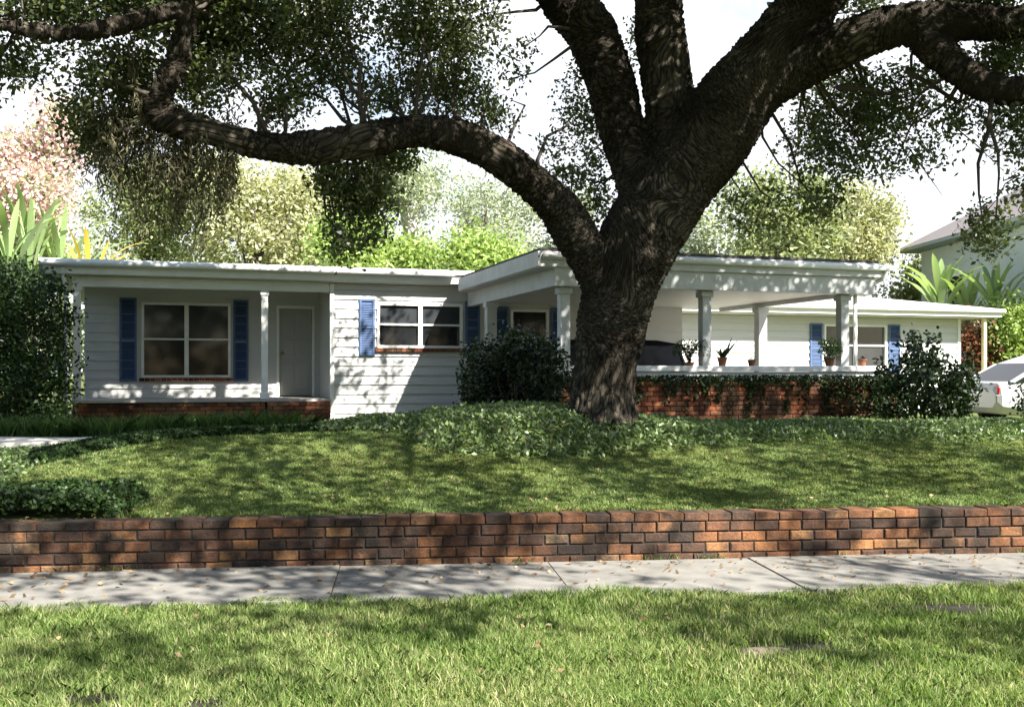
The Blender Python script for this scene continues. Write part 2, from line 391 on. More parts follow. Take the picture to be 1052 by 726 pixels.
# ------------------------------------------------------------------ brickwork
def brick_face(mb, u0, u1, z0, z1, t, depth=.1, bl=.2, bh=.07, j=.011, jit=.004, off=0):
    """one leaf of running bond in a local frame facing -t"""
    rows = max(1, round((z1 - z0) / (bh + j))); rh = (z1 - z0) / rows
    for r_ in range(rows):
        x = u0 - (0 if (r_ + off) % 2 == 0 else (bl + j) / 2)
        while x < u1 - .02:
            a = max(x, u0); b = min(x + bl + random.uniform(-.008, .006), u1)
            if b - a > .03:
                f = t + random.uniform(-jit, jit); e = random.uniform(.004, .011)
                za = z0 + r_ * rh + j * .5 + random.uniform(-.004, .003); zb = z0 + (r_ + 1) * rh - j * .5 + random.uniform(-.002, .002)
                o = [(a, f + e, za), (b, f + e, za), (b, f + e, zb), (a, f + e, zb)]
                i_ = [(a + e, f, za + e), (b - e, f, za + e), (b - e, f, zb - e), (a + e, f, zb - e)]
                bk = [(a, t + depth, za), (b, t + depth, za), (b, t + depth, zb), (a, t + depth, zb)]
                mb.add(o + i_ + bk, [(4, 5, 6, 7), (0, 1, 5, 4), (1, 2, 6, 5), (2, 3, 7, 6), (3, 0, 4, 7), (8, 9, 1, 0), (9, 10, 2, 1), (10, 11, 3, 2), (11, 8, 0, 3), (8, 11, 10, 9)])
            x += bl + j

rw = empty('retaining_wall', (W0[0], W0[1], 0), WA, label='low weathered brick retaining wall between the sidewalk and the raised lawn', cat='wall')
mb = MB(); brick_face(mb, -11, 12, -.04, .325, 0, .11, .205, .07, .012, .006)
mb.build('brick_courses', M['brick_old'], rw)
mb = MB(); x = -11
while x < 12:                                     # top course laid on edge across the wall
    ln = .205 + random.uniform(-.012, .012); z = .398 + random.uniform(-.008, .008); f = -.002 + random.uniform(-.005, .005); e = .005
    mb.add([(x, f, .334), (x + ln, f, .334), (x + ln, .235, .334), (x, .235, .334), (x + e, f + e, z), (x + ln - e, f + e, z), (x + ln - e, .225, z), (x + e, .225, z), (x, f, z - e), (x + ln, f, z - e), (x + ln, .235, z - e), (x, .235, z - e)],
           [(0, 3, 2, 1), (4, 5, 6, 7), (8, 9, 5, 4), (9, 10, 6, 5), (10, 11, 7, 6), (11, 8, 4, 7), (0, 1, 9, 8), (1, 2, 10, 9), (2, 3, 11, 10), (3, 0, 8, 11)])
    x += ln + .011
mb.build('coping', M['brick_old'], rw)
mb = MB(); mb.box(-11, 12, .016, .22, -.1, .382); mb.build('mortar', M['mortar'], rw)

# ------------------------------------------------------------------ the house (local frame: u along the front, t into the house)
HA = R(17.5); HO = np.array([-8.7, 19.04]); HU = np.array([math.cos(HA), math.sin(HA)]); HT = np.array([-math.sin(HA), math.cos(HA)])
def hw(u, t): return HO + HU * u + HT * t
def house_ut(x, y):
    dx, dy = np.asarray(x) - HO[0], np.asarray(y) - HO[1]
    return dx * HU[0] + dy * HU[1], dx * HT[0] + dy * HT[1]
house = empty('house', (HO[0], HO[1], 0), HA, label='white one-storey ranch house with blue shutters, porch and flat covered carport behind the oak', cat='house')

def siding(u0, u1, z0, z1, t, name='wall', lap=.195, parent=house, holes=()):
    mb = MB(); n = math.ceil((z1 - z0) / lap - 1e-6)
    for i in range(n):
        a0 = z0 + i * lap; b0 = min(a0 + lap, z1)
        cuts = sorted({a0, b0} | {g for h in holes for g in h[2:] if a0 < g < b0})
        for a, b in zip(cuts, cuts[1:]):
            segs = [(u0, u1)]; ya = t - .032 + .028 * (a - a0) / lap; yb = t - .032 + .028 * (b - a0) / lap
            for h0, h1, g0, g1 in holes:
                if b > g0 + .001 and a < g1 - .001:
                    segs = [q for (p0, p1) in segs for q in ((p0, min(p1, h0)), (max(p0, h1), p1)) if q[1] - q[0] > .01]
            for p0, p1 in segs:
                mb.add([(p0, ya, a), (p1, ya, a), (p1, yb, b), (p0, yb, b), (p0, t, a), (p1, t, a), (p0, t + .1, a), (p1, t + .1, a), (p0, t + .1, b), (p1, t + .1, b)],
                       [(0, 1, 2, 3), (4, 5, 1, 0), (6, 8, 9, 7), (3, 2, 9, 8), (0, 3, 8, 6, 4), (1, 5, 7, 9, 2)])
    return mb.build(name, M['siding'], parent)

def window(u0, u1, z0, z1, t, bays=2, upper='glassgrey', lower='glass', sill='brick'):
    fw, p = .055, .05
    f = MB()
    f.box(u0, u0 + fw, t - p, t + .06, z0, z1); f.box(u1 - fw, u1, t - p, t + .06, z0, z1)
    f.box(u0 + fw, u1 - fw, t - p, t + .06, z1 - fw, z1); f.box(u0 + fw, u1 - fw, t - p, t + .06, z0, z0 + fw)
    w_ = (u1 - u0 - 2 * fw) / bays; zm = (z0 + z1) / 2 + .02
    for i in range(1, bays):
        x = u0 + fw + i * w_; f.box(x - .045, x + .045, t - p + .004, t + .06, z0 + fw, z1 - fw)
    for i in range(bays):
        a = u0 + fw + i * w_ + (.045 if i else 0); b = u0 + fw + (i + 1) * w_ - (.045 if i < bays - 1 else 0)
        f.box(a, b, t - .022, t + .02, zm - .02, zm + .02)
    o = f.build('window', M['white'], house, bevel=.004)
    for i in range(bays):
        a = u0 + fw + i * w_ + (.045 if i else 0); b = u0 + fw + (i + 1) * w_ - (.045 if i < bays - 1 else 0)
        MB().box(a, b, t + .012, t + .03, zm + .02, z1 - fw).build('pane', M[upper], o)
        MB().box(a, b, t + .022, t + .04, z0 + fw, zm - .02).build('pane', M[lower], o)
    sb = MB()
    if sill == 'brick':
        x = u0 - .04
        while x < u1 + .02:
            sb.box(x, min(x + .1, u1 + .04), t - .09, t + .02, z0 - .075, z0 - .004); x += .11
        sb.build('sill', M['brick_red'], o)
    else:
        sb.box(u0 - .04, u1 + .04, t - .08, t + .02, z0 - .05, z0 - .004); sb.build('sill', M['white'], o)
    return o

def shutter(u0, u1, z0, z1, t):
    m = MB(); a, b = t - .06, t - .026; r = .045
    m.box(u0, u0 + r, a, b, z0, z1); m.box(u1 - r, u1, a, b, z0, z1)
    zm = (z0 + z1) / 2
    for q0, q1 in ((z0, z0 + r), (zm - r / 2, zm + r / 2), (z1 - r, z1)): m.box(u0 + r, u1 - r, a, b, q0, q1)
    z = z0 + r + .01
    while z < z1 - r - .03:
        if not zm - r < z < zm + r / 2:
            m.add([(u0 + r, a + .004, z), (u1 - r, a + .004, z), (u1 - r, b, z + .035), (u0 + r, b, z + .035), (u0 + r, a + .012, z), (u1 - r, a + .012, z), (u1 - r, b, z + .028), (u0 + r, b, z + .028)],
                  [(0, 1, 2, 3), (7, 6, 5, 4), (0, 4, 5, 1), (3, 2, 6, 7)])
        z += .036
    m.box(u0 + r, u1 - r, b, b + .008, z0 + r, z1 - r)
    return m.build('shutter', M['shutter'], house)

PF, EB, ET = 1.10, 3.48, 3.76                     # porch floor, eave bottom, eave top
# walls
siding(.50, 5.34, PF, 3.46, 2.2, holes=[(1.62, 3.42, 1.52, 3.12), (4.40, 5.22, PF, 3.1)])
siding(5.34, 13.3, .60, 3.46, .35, holes=[(6.30, 8.11, 2.14, 3.08), (9.20, 10.05, 1.75, 3.0)])
siding(13.3, 23.3, .60, 3.14, 3.0, holes=[(18.87, 20.84, 1.76, 2.94)])
m = MB(); m.box(.50, .60, 2.31, 9, .6, 3.46); m.box(5.341, 5.44, .452, 2.19, .6, 3.46); m.box(13.19, 13.298, .452, 2.99, .6, 3.46)
m.box(.601, 13.2, 8.9, 9, .6, 3.46); m.box(23.2, 23.298, 3.102, 10.5, .6, 3.14); m.box(13.3, 23.2, 10.4, 10.5, .6, 3.14)
m.build('side_wall', M['siding'], house)
MB().box(5.318, 5.40, .30, .36, .6, 3.46).build('corner_board', M['white'], house, bevel=.004)
MB().box(23.22, 23.32, 2.95, 3.02, .6, 3.14).build('corner_board', M['white'], house, bevel=.004)
# dark rooms behind the openings
for a, b, c_, d, t in ((1.5, 3.5, 1.4, 3.2, 2.36), (6.2, 8.2, 2.0, 3.2, .5), (9.1, 10.2, 1.6, 3.1, .5), (18.8, 20.9, 1.7, 3.0, 3.15)):
    MB().box(a, b, t, t + .05, c_, d).build('curtain', M['soffit'], house)
# porch floor, foundation, stoop
MB().box(.42, 5.33, .20, 2.19, 1.045, 1.098).build('porch_floor', M['path'], house, bevel=.006)
m = MB(); brick_face(m, .46, 4.02, .55, 1.04, .26, .1); m.build('foundation', M['brick_red'], house)
m = MB(); brick_face(m, 4.06, 5.30, .55, 1.04, .06, .12, off=1); m.build('stoop', M['brick_red'], house)
MB().box(.47, 4.04, .275, 2.1, .5, 1.03).build('foundation_core', M['mortar'], house)
MB().box(4.07, 5.29, .075, .24, .5, 1.03).build('stoop_core', M['mortar'], house)
# roof
m = MB(); m.add([(-.1, -.02, ET), (13.9, -.02, ET), (13.9, 9.6, ET + .10), (-.1, 9.6, ET + .10), (-.1, -.02, EB + .19), (13.9, -.02, EB + .19), (13.9, 9.6, EB + .19), (-.1, 9.6, EB + .19)],
                [(0, 1, 2, 3), (7, 6, 5, 4), (4, 5, 1, 0), (5, 6, 2, 1), (6, 7, 3, 2), (7, 4, 0, 3)])
m.build('roof', M['roof'], house, bevel=.008)
MB().box(-.05, 13.85, .05, .09, EB + .005, EB + .19).build('fascia', M['white'], house)
m = MB(); m.tube([(-.08, -.06, EB + .20), (7.85, -.06, EB + .20)], .062, 10); m.build('gutter', M['white'], house, smooth=True)
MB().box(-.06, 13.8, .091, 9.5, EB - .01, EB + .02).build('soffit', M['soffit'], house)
MB().box(.45, 5.31, .32, .46, 3.27, EB - .012).build('porch_beam', M['white'], house, bevel=.005)
# porch posts, downspout
for u in (.53, 4.02):
    m = MB(); m.box(u - .065, u + .065, .33, .46, PF, 3.27); m.box(u - .09, u + .09, .305, .485, PF, PF + .12); m.box(u - .085, u + .085, .31, .48, 3.18, 3.27)
    m.build('porch_post', M['white'], house, bevel=.006)
m = MB(); m.tube([(.30, .02, 3.6), (.33, .2, 3.35), (.34, .28, 3.1), (.34, .28, .66), (.30, .12, .6)], .035, 8); m.build('downspout', M['white'], house, smooth=True)
# windows and shutters
window(1.61, 3.43, 1.52, 3.12, 2.2); shutter(1.18, 1.52, 1.44, 3.20, 2.2); shutter(3.48, 3.80, 1.44, 3.20, 2.2)
window(6.29, 8.12, 2.14, 3.08, .35); shutter(5.92, 6.24, 1.98, 3.15, .35); shutter(8.18, 8.50, 1.98, 3.15, .35)
window(9.19, 10.06, 1.75, 3.0, .35, bays=1, upper='glass'); shutter(8.82, 9.14, 1.7, 3.05, .35); shutter(10.11, 10.43, 1.7, 3.05, .35)
window(18.86, 20.85, 1.76, 2.94, 3.0, upper='glassgrey', lower='glassgrey', sill='white'); shutter(18.42, 18.80, 1.60, 2.96, 3.0); shutter(20.92, 21.28, 1.60, 2.96, 3.0)
# front door
d = MB().box(4.46, 5.16, 2.21, 2.26, PF + .02, 3.03).build('door', M['door'], house, bevel=.004)
m = MB()
for q0, q1 in ((4.40, 4.455), (5.165, 5.22)): m.box(q0, q1, 2.15, 2.29, PF, 3.1)
m.box(4.455, 5.165, 2.15, 2.29, 3.035, 3.1); m.build('door_frame', M['white'], house, bevel=.003)
m = MB()
for a, b in ((4.53, 4.78), (4.84, 5.09)):
    for c_, e in ((1.25, 1.85), (1.98, 2.35), (2.47, 2.92)): m.box(a, b, 2.202, 2.215, c_, e)
m.build('door_panel', M['door'], d, bevel=.006)
m = MB(); m.lathe([(.012, 0), (.012, -.03), (.032, -.035), (.035, -.055), (.02, -.07), (.003, -.072)], 14, 'y', (4.52, 2.21, 2.05)); m.build('handle', M['metal'], d, smooth=True)

# flat roof over the carport
T0 = -5.20
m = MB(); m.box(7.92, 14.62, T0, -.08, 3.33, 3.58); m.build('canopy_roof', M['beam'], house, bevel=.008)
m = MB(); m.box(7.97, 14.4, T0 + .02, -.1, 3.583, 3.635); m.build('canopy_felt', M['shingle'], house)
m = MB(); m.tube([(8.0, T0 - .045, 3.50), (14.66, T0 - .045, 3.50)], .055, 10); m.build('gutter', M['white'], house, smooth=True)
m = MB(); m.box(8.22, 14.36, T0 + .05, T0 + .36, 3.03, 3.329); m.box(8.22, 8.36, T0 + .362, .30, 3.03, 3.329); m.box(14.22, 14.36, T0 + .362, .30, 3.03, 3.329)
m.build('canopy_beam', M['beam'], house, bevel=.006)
m = MB(); m.box(8.362, 14.218, T0 + .362, .30, 3.12, 3.16); m.build('canopy_ceiling', M['soffit'], house)
m = MB()
m.box(7.95, 8.217, T0 + .03, .0, 3.315, 3.327); m.build('canopy_soffit', M['soffit'], house)
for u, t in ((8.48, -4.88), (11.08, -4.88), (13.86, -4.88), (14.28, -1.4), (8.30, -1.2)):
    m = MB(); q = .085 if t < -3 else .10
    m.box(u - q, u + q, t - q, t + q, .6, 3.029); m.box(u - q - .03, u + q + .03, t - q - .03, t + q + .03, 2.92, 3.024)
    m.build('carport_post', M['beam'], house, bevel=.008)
m = MB(); m.tube([(14.55, T0 - .03, 3.46), (14.5, T0 + .05, 3.3), (14.10, -4.9, 3.12), (14.08, -4.95, 3.0), (14.08, -4.95, .7)], .038, 8); m.build('downspout', M['white'], house, smooth=True)
# pale low wall of the carport with its coping
m = MB(); m.box(7.2, 14.5, -4.98, -4.79, .55, 1.64); m.build('carport_wall', M['beam'], house)
m = MB(); m.box(7.15, 14.55, -5.04, -4.72, 1.643, 1.74); m.build('carport_ledge', M['white'], house, bevel=.01)
MB().box(7.2, 16.5, -4.7, .3, .5, .62).build('carport_floor', M['path'], house)
# right wing roof (low hip)
m = MB(); e = [(13.3, 2.25, 3.40), (24.1, 2.25, 3.40), (24.1, 11.2, 3.40), (13.3, 11.2, 3.40)]
lo = [(x, y, 3.18) for x, y, z in e]
m.add(e + lo + [(13.3, 6.7, 4.08), (22.0, 6.7, 4.08)], [(0, 1, 9, 8), (1, 2, 9), (2, 3, 8, 9), (3, 0, 8), (7, 6, 5, 4), (4, 5, 1, 0), (5, 6, 2, 1), (6, 7, 3, 2), (7, 4, 0, 3)])
m.build('roof', M['roof'], house)
MB().box(13.4, 24.0, 2.35, 11.1, 3.15, 3.178).build('soffit', M['soffit'], house)
m = MB(); m.tube([(13.4, 2.19, 3.34), (24.14, 2.19, 3.34)], .055, 10); m.build('gutter', M['white'], house, smooth=True)
m = MB(); m.box(23.62, 23.72, 2.4, 2.5, .6, 3.15); m.build('porch_post', plain('cream_paint', (.62, .52, .28), .6), house, bevel=.005)

# planter wall of brick in front of the carport
pw = empty('planter_wall', (HO[0], HO[1], 0), HA, label='low orange brick planter wall below the white carport ledge, hung with ivy', cat='wall')
m = MB(); brick_face(m, 7.0, 14.72, .5, 1.47, -5.42, .1, jit=.005); m.build('brick_courses', M['brick_red'], pw)
m = MB(); m.box(7.01, 14.71, -5.405, -5.02, .45, 1.46); m.build('core', M['mortar'], pw)

# ------------------------------------------------------------------ path and beds
def strip_sheet(name, pts_l, pts_r, mat, dz):
    m = MB(); vs = []
    for a, b in zip(pts_l, pts_r):
        for f in (0, .25, .5, .75, 1):
            x = a[0] + (b[0] - a[0]) * f; y = a[1] + (b[1] - a[1]) * f; vs.append((x, y, float(tz(x, y)) + dz))
    n = len(pts_l); fs = [(i * 5 + k, i * 5 + k + 1, (i + 1) * 5 + k + 1, (i + 1) * 5 + k) for i in range(n - 1) for k in range(4)]
    m.add(vs, fs); return m.build(name, mat, smooth=True)
PX = np.linspace(-14, -3.6, 40)
def path_y(x): return 12.6 + .10 * (x + 6) + .05 * (x + 6) ** 2 * (x > -6)
pth = strip_sheet('path', [(x, path_y(x)) for x in PX], [(x, path_y(x) + 1.25) for x in PX], M['path'], .05)
sd_ = pth.modifiers.new('slab', 'SOLIDIFY'); sd_.thickness = .16; sd_.offset = 1
tag(pth, kind='structure')

# outline of the jasmine bed's front edge
EDGE = np.array([ray_ground(px, y) for px, y in [(450, 466), (530, 472), (620, 470), (700, 463), (780, 456), (880, 453), (960, 454), (1052, 456)]])
EDGE = np.vstack([[(-2.6, 13.0), (-1.75, 12.45), (-1.25, 11.95)], EDGE, [[9, EDGE[-1, 1] + .6], [13, EDGE[-1, 1] + 1.2]]])
print('EDGE', EDGE.round(2).tolist())
def edge_y(x): return np.interp(x, EDGE[:, 0], EDGE[:, 1], left=99)
def in_bed(x, y):
    u, t = house_ut(x, y)
    back = np.where(u > 6.8, t < -5.45, y < 15.6)
    return (y > edge_y(x)) & back & (x < 12)
n = 130000
bx = rng.uniform(EDGE[0, 0], 11, n); by = rng.uniform(10.5, 18.5, n)
k = in_bed(bx, by); bx, by = bx[k], by[k]
depth = by - edge_y(bx); keep = rng.uniform(0, 1, len(bx)) < np.where(depth < 1.6, 1, .45); bx, by, depth = bx[keep], by[keep], depth[keep]
hh = np.array([noise.noise(Vector((x * 1.3, y * 1.3, 0))) for x, y in zip(bx, by)])
hn = np.array([noise.noise(Vector((x * 4.3, y * 4.3, 7))) for x, y in zip(bx, by)])
top = (.13 + .05 * hh + .05 * hn) * sm(.45 + depth / .35 * .55)
bz = tz(bx, by) + top * rng.uniform(.0, 1, len(bx)) ** .45
tag(leaves('ground_cover', np.stack([bx, by, bz], 1), .062, .036, M['jasmine'], bias=(0, -.3, .55)), 'mounded bed of small-leaved green ground cover sweeping round the oak', 'ground cover', kind='stuff')

# left bed: clipped block by the wall, creeping cover behind it, border along the path
LB = np.array([(-5.1, 10.9), (-4.92, 11.35), (-4.7, 11.9), (-4.3, 12.35), (-3.7, 12.7), (-2.9, 12.95), (-2.0, 13.1)])
print('LB', LB.round(2).tolist())
n = 26000; P = []
hx0, hx1 = -7.5, -3.35
bx = rng.uniform(hx0, hx1, n); tw = rng.uniform(.26, 1.15, n); by = W0[1] + bx * math.tan(WA) + tw / math.cos(WA)
tp = .22 * np.minimum(1, np.minimum((hx1 - bx) / .12, np.minimum((tw - .2) / .1, (1.25 - tw) / .2)).clip(0, 1) + .2)
nn_ = np.array([noise.noise(Vector((x * 3, y * 3, 3))) for x, y in zip(bx, by)])
bz = tz(bx, by) + tp * (1 + .35 * nn_) * rng.uniform(.1, 1, n) ** .4
tag(leaves('low_hedge', np.stack([bx, by, bz], 1), .05, .032, M['hedge'], bias=(0, -.2, .5)), 'low dense dark green clipped hedge on the left end of the brick retaining wall', 'hedge')
n = 16000
bx = rng.uniform(-9, -3.6, n); by = rng.uniform(9.3, 12.7, n)
ey = np.interp(bx, [-9, LB[0, 0] - .4, LB[0, 0]], [9.6, 9.7, LB[0, 1]], right=99)
s_, t_ = wall_st(bx, by); k = (bx < LB[0, 0] + .1) & (t_ > 1.1) & (by < path_y(bx) - .55); bx, by = bx[k], by[k]
bz = tz(bx, by) + rng.uniform(0, .065, len(bx))
tag(leaves('creeping_cover', np.stack([bx, by, bz], 1), .055, .034, M['jasmine'], bias=(0, -.2, .5)), 'low blue-green ground cover between the left path and the clipped hedge', 'ground cover', kind='stuff')
n = 20000; f = rng.uniform(0, len(LB) - 1, n); i = np.minimum(f.astype(int), len(LB) - 2); g = (f - i)[:, None]
q = LB[i] * (1 - g) + LB[i + 1] * g
off = rng.uniform(-.05, .62, n); bx = q[:, 0] - off * .45; by = q[:, 1] + off * .85
hgt = .10 * np.minimum(1, .35 + np.minimum(off + .05, .62 - off) / .15)
bz = tz(bx, by) + hgt * rng.uniform(.05, 1, n) ** .5
tag(leaves('border_hedge', np.stack([bx, by, bz], 1), .06, .034, M['hedge'], bias=(0, -.2, .5)), 'curved dark leafy border between the left lawn edge and the path', 'hedge')
# lily turf along the house side of the path
n = 15000; bx = rng.uniform(-13, -3.0, n); by = path_y(bx) + 1.35 + rng.uniform(0, .8, n); k = by < 16.8; bx, by = bx[k], by[k]
tag(blades('lily_turf', np.stack([bx, by, tz(bx, by)], 1), .36, .014, M['lirio'], lean=.9), 'strip of arching lily turf along the far side of the left path', 'plants', kind='stuff')

# ------------------------------------------------------------------ grass
BARE = [(1.50, 5.95, .24, .13), (1.75, 6.02, .22, .15), (3.02, 7.02, .42, .22), (1.12, 6.38, .13, .07), (-2.1, 5.05, .22, .12), (-1.5, 5.0, .12, .07)]
n = 350000
y = rng.uniform(3.9, 8.3, n); x = rng.uniform(-1, 1, n) * (y * .5 + 2.4)
s_, t_ = wall_st(x, y)
edge = -1.30 + .06 * np.sin(s_ * 3.1) + .04 * np.sin(s_ * 9.7 + 1)
k = t_ < edge
for cx, cy, rx, ry in BARE:
    k &= ~((((x - cx) / rx) ** 2 + ((y - cy) / ry) ** 2 < rng.uniform(.2, 1.5, n))) | (rng.uniform(0, 1, n) < .04)
x, y = x[k], y[k]
pn = np.array([noise.noise(Vector((a * .9, b * .9, 1))) for a, b in zip(x, y)])
pn2 = np.array([noise.noise(Vector((a * 3.5, b * 3.5, 5))) for a, b in zip(x, y)])
k = rng.uniform(0, 1, len(x)) < .72 + .6 * pn2; x, y, pn = x[k], y[k], pn[k]
H = (.066 + .035 * pn + .02 * pn2[k])[:, None].clip(.03, .1)
tag(blades('grass', np.stack([x, y, tz(x, y) - .004], 1), H, .0058, M['grass'], lean=.6), 'rough sunlit verge grass in front of the sidewalk', 'grass', kind='stuff')
n = 330000
s_ = rng.uniform(-8.5, 9.5, n); t_ = rng.uniform(.25, 5.6, n) ** 1.0; x, y = wall_xy(s_, t_)
ey = edge_y(x)
k = (~in_bed(x, y)) & (y < np.where(x < EDGE[0, 0], 13.4, ey + .05)) & (rng.uniform(0, 1, n) < 1.15 - t_ * .13)
le = np.interp(x, LB[:, 0], LB[:, 1], left=-99, right=99)
k &= ~((x < LB[0, 0])) & (y < le + .05) & ~((x < hx1) & (t_ < 1.15))
x, y = x[k], y[k]
tag(blades('mown_lawn', np.stack([x, y, tz(x, y) - .004], 1), .034, .009, M['lawn'], lean=.8), 'mown lawn on the raised bank above the retaining wall', 'grass', kind='stuff')
# shaggy edge hanging over the coping, weeds at the foot of the wall and in the joints
n = 9000; s_ = rng.uniform(-6.5, 8, n); t_ = .235 + rng.uniform(0, 1, n) ** 1.6 * .22; x, y = wall_xy(s_, t_)
k = (x > hx1) & (np.sin(s_ * 2.1) + np.sin(s_ * 5.3 + 1) + .8 * np.sin(s_ * 13) + rng.normal(0, .5, n) > -.4); x, y = x[k], y[k]
tag(blades('edge_grass', np.stack([x, y, tz(x, y) - .01], 1), .085, .007, M['lawn'], lean=1.0), 'longer untrimmed grass along the back of the retaining wall', 'grass', kind='stuff')
n = 1500; s_ = rng.uniform(-6, 7, n); k = np.sin(s_ * 1.3) + np.sin(s_ * 4.1 + 2) + np.sin(s_ * 11.3) + rng.normal(0, .3, n) > 1.3; s_ = s_[k]; t_ = -.006 - rng.uniform(0, .02, len(s_)); x, y = wall_xy(s_, t_)
tag(blades('wall_weeds', np.stack([x, y, np.zeros(len(x))], 1), .06, .006, M['lawn'], lean=.9), 'small weeds growing at the foot of the brick retaining wall', 'weeds', kind='stuff')
# dry leaves
n = 700; s_ = rng.uniform(-5.5, 6, n); t_ = np.where(rng.uniform(0, 1, n) < .5, -1.3 + rng.uniform(0, 1, n) ** .5 * 1.28, rng.uniform(-3.4, 3.2, n)); x, y = wall_xy(s_, t_)
k = (t_ < 0) | (t_ > .24); x, y, t_ = x[k], y[k], t_[k]
z = np.where((t_ > -1.34) & (t_ < 0), .014, tz(x, y) + .03)
tag(leaves('leaf_litter', np.stack([x, y, z], 1), .045, .024, M['litter'], bias=(1, .3, 0), spread=.35), 'dry oak leaves scattered on the sidewalk and grass', 'leaves', kind='stuff')

# bare hollows and the stone in the verge
def lump(c, r, mat, name, seed, **k):
    bm = MB(); rings = []
    for i in range(7):
        ph = -.5 * math.pi + math.pi * i / 6; rr = max(math.cos(ph), .02); zz = math.sin(ph)
        rings.append([(c[0] + r[0] * rr * math.cos(a) * (1 + .25 * noise.noise(Vector((math.cos(a) * 1.5, math.sin(a) * 1.5, seed + zz)))),
                       c[1] + r[1] * rr * math.sin(a) * (1 + .25 * noise.noise(Vector((math.cos(a) * 1.5, math.sin(a) * 1.5, seed + 9 + zz)))),
                       c[2] + r[2] * zz) for a in [2 * math.pi * j / 14 for j in range(14)]])
    bm.loft(rings); o = bm.build(name, mat, smooth=True); return tag(o, **k)
lump((1.47, 5.93, -.01), (.17, .08, .028), M['stone'], 'stone', 1, label='pale flat stone lying in a bare hollow of the verge grass', cat='stone')
def soil_sheet(cx, cy, rx, ry, seed):
    m = MB(); n = 26; vs = [(cx, cy, float(tz(cx, cy)) + .008)]
    for f_ in (.5, 1):
        for k_ in range(n):
            a_ = 2 * math.pi * k_ / n; q = f_ * (1 + .45 * noise.noise(Vector((math.cos(a_) * 1.8, math.sin(a_) * 1.8, seed))))
            x_, y_ = cx + rx * q * math.cos(a_), cy + ry * q * math.sin(a_); vs.append((x_, y_, float(tz(x_, y_)) + (.006 if f_ < 1 else .003) + .006 * noise.noise(Vector((x_ * 30, y_ * 30, 0)))))
    fs = [(0, 1 + k_, 1 + (k_ + 1) % n) for k_ in range(n)] + [(1 + k_, 1 + n + k_, 1 + n + (k_ + 1) % n, 1 + (k_ + 1) % n) for k_ in range(n)]
    m.add(vs, fs); tag(m.build('soil', M['soil'], smooth=True), kind='structure')
for i_, (cx, cy, rx, ry) in enumerate(BARE): soil_sheet(cx, cy, rx * 1.15, ry * 1.15, i_ * 3.7)

# ------------------------------------------------------------------ the oak
oak = empty('oak_tree', (1.2, 12.75, float(tz(1.2, 12.75))), label='massive spreading live oak with forked dark trunk on the bed before the house', cat='tree')
OB = np.array(oak.location)
limbs = []   # (points, radii)
def limb(spec, extra=()):
    ps = [pt(a, b, Z) for a, b, Z, wpx in spec]; rs = [wpx / 2 * Z / 1052 for a, b, Z, wpx in spec]
    for x, y, z, r in extra: ps.append(np.array([x, y, z])); rs.append(r)
    limbs.append((np.array(ps), np.array(rs)))
limb([(618, 450, 12.75, 84), (618, 428, 12.75, 72), (619, 405, 12.75, 66), (622, 370, 12.75, 66), (629, 330, 12.75, 71), (638, 285, 12.75, 77), (662, 236, 12.75, 80), (692, 192, 12.75, 82), (724, 150, 12.75, 82)])
limb([(724, 150, 12.75, 82), (755, 105, 12.6, 76), (790, 62, 12.5, 73), (822, 20, 12.4, 66), (850, -25, 12.3, 58)], [(4.6, 11.2, 8.2, .26), (6.0, 9.0, 9.2, .16)])
limb([(630, 310, 12.7, 54), (606, 266, 12.6, 42), (580, 218, 12.45, 42), (548, 187, 12.3, 38), (512, 160, 12.1, 36), (470, 139, 11.95, 35), (425, 133, 11.8, 33), (380, 142, 11.6, 33), (330, 152, 11.4, 32), (280, 152, 11.2, 29), (235, 141, 11.05, 28), (190, 129, 10.9, 29), (158, 118, 10.8, 26)])
limb([(158, 118, 10.8, 26), (162, 100, 10.75, 22), (178, 76, 10.7, 22), (188, 45, 10.7, 20), (194, 10, 10.6, 18), (190, -30, 10.4, 15)], [(-4.5, 9.2, 7.2, .09)])
limb([(194, 8, 10.6, 16), (150, 18, 10.3, 14), (110, 30, 10, 17), (60, 37, 9.8, 13), (0, 26, 9.6, 12), (-60, 10, 9.3, 9), (-130, -5, 9, 4)])
limb([(672, 225, 12.8, 60), (654, 180, 12.95, 44), (638, 130, 13.1, 46), (626, 80, 13.2, 50), (606, 30, 13.3, 52), (572, -8, 13.4, 46)], [(.2, 13.2, 7.6, .22), (-1.6, 12.4, 8.8, .13)])
limb([(706, 170, 12.8, 66), (693, 130, 12.9, 54), (684, 80, 13, 50), (678, 30, 13.1, 50), (676, -20, 13.2, 46)], [(2.2, 13.6, 8.6, .2), (2.6, 14.2, 9.8, .1)])
limb([(775, 88, 12.55, 60), (820, 66, 12.3, 50), (865, 45, 12.0, 46), (915, 26, 11.7, 44), (970, 20, 11.4, 38), (1050, 24, 11.0, 34), (1120, 20, 10.6, 28)], [(7.2, 9.6, 5.9, .12)])
limb([(935, 24, 11.6, 36), (965, 52, 11.4, 32), (990, 78, 11.2, 30), (1020, 92, 11.0, 30), (1070, 95, 10.8, 26), (1140, 80, 10.5, 18), (1210, 50, 10.2, 11), (1260, 10, 10, 5)])
# boughs above the picture, carrying the crown
limb([(850, -25, 12.3, 46)], [(3.6, 9.0, 7.6, .15), (4.2, 6.6, 8.4, .07), (5.2, 3.4, 8.8, .04)])
limb([(572, -8, 13.4, 34)], [(-1.6, 11.2, 7.4, .16), (-2.6, 7.6, 8.2, .11), (-3.2, 5.0, 8.6, .06)])
limb([(678, -20, 13.2, 30)], [(1.6, 9.8, 8.2, .13), (1.2, 6.2, 8.8, .08), (.8, 4, 9.0, .05)])

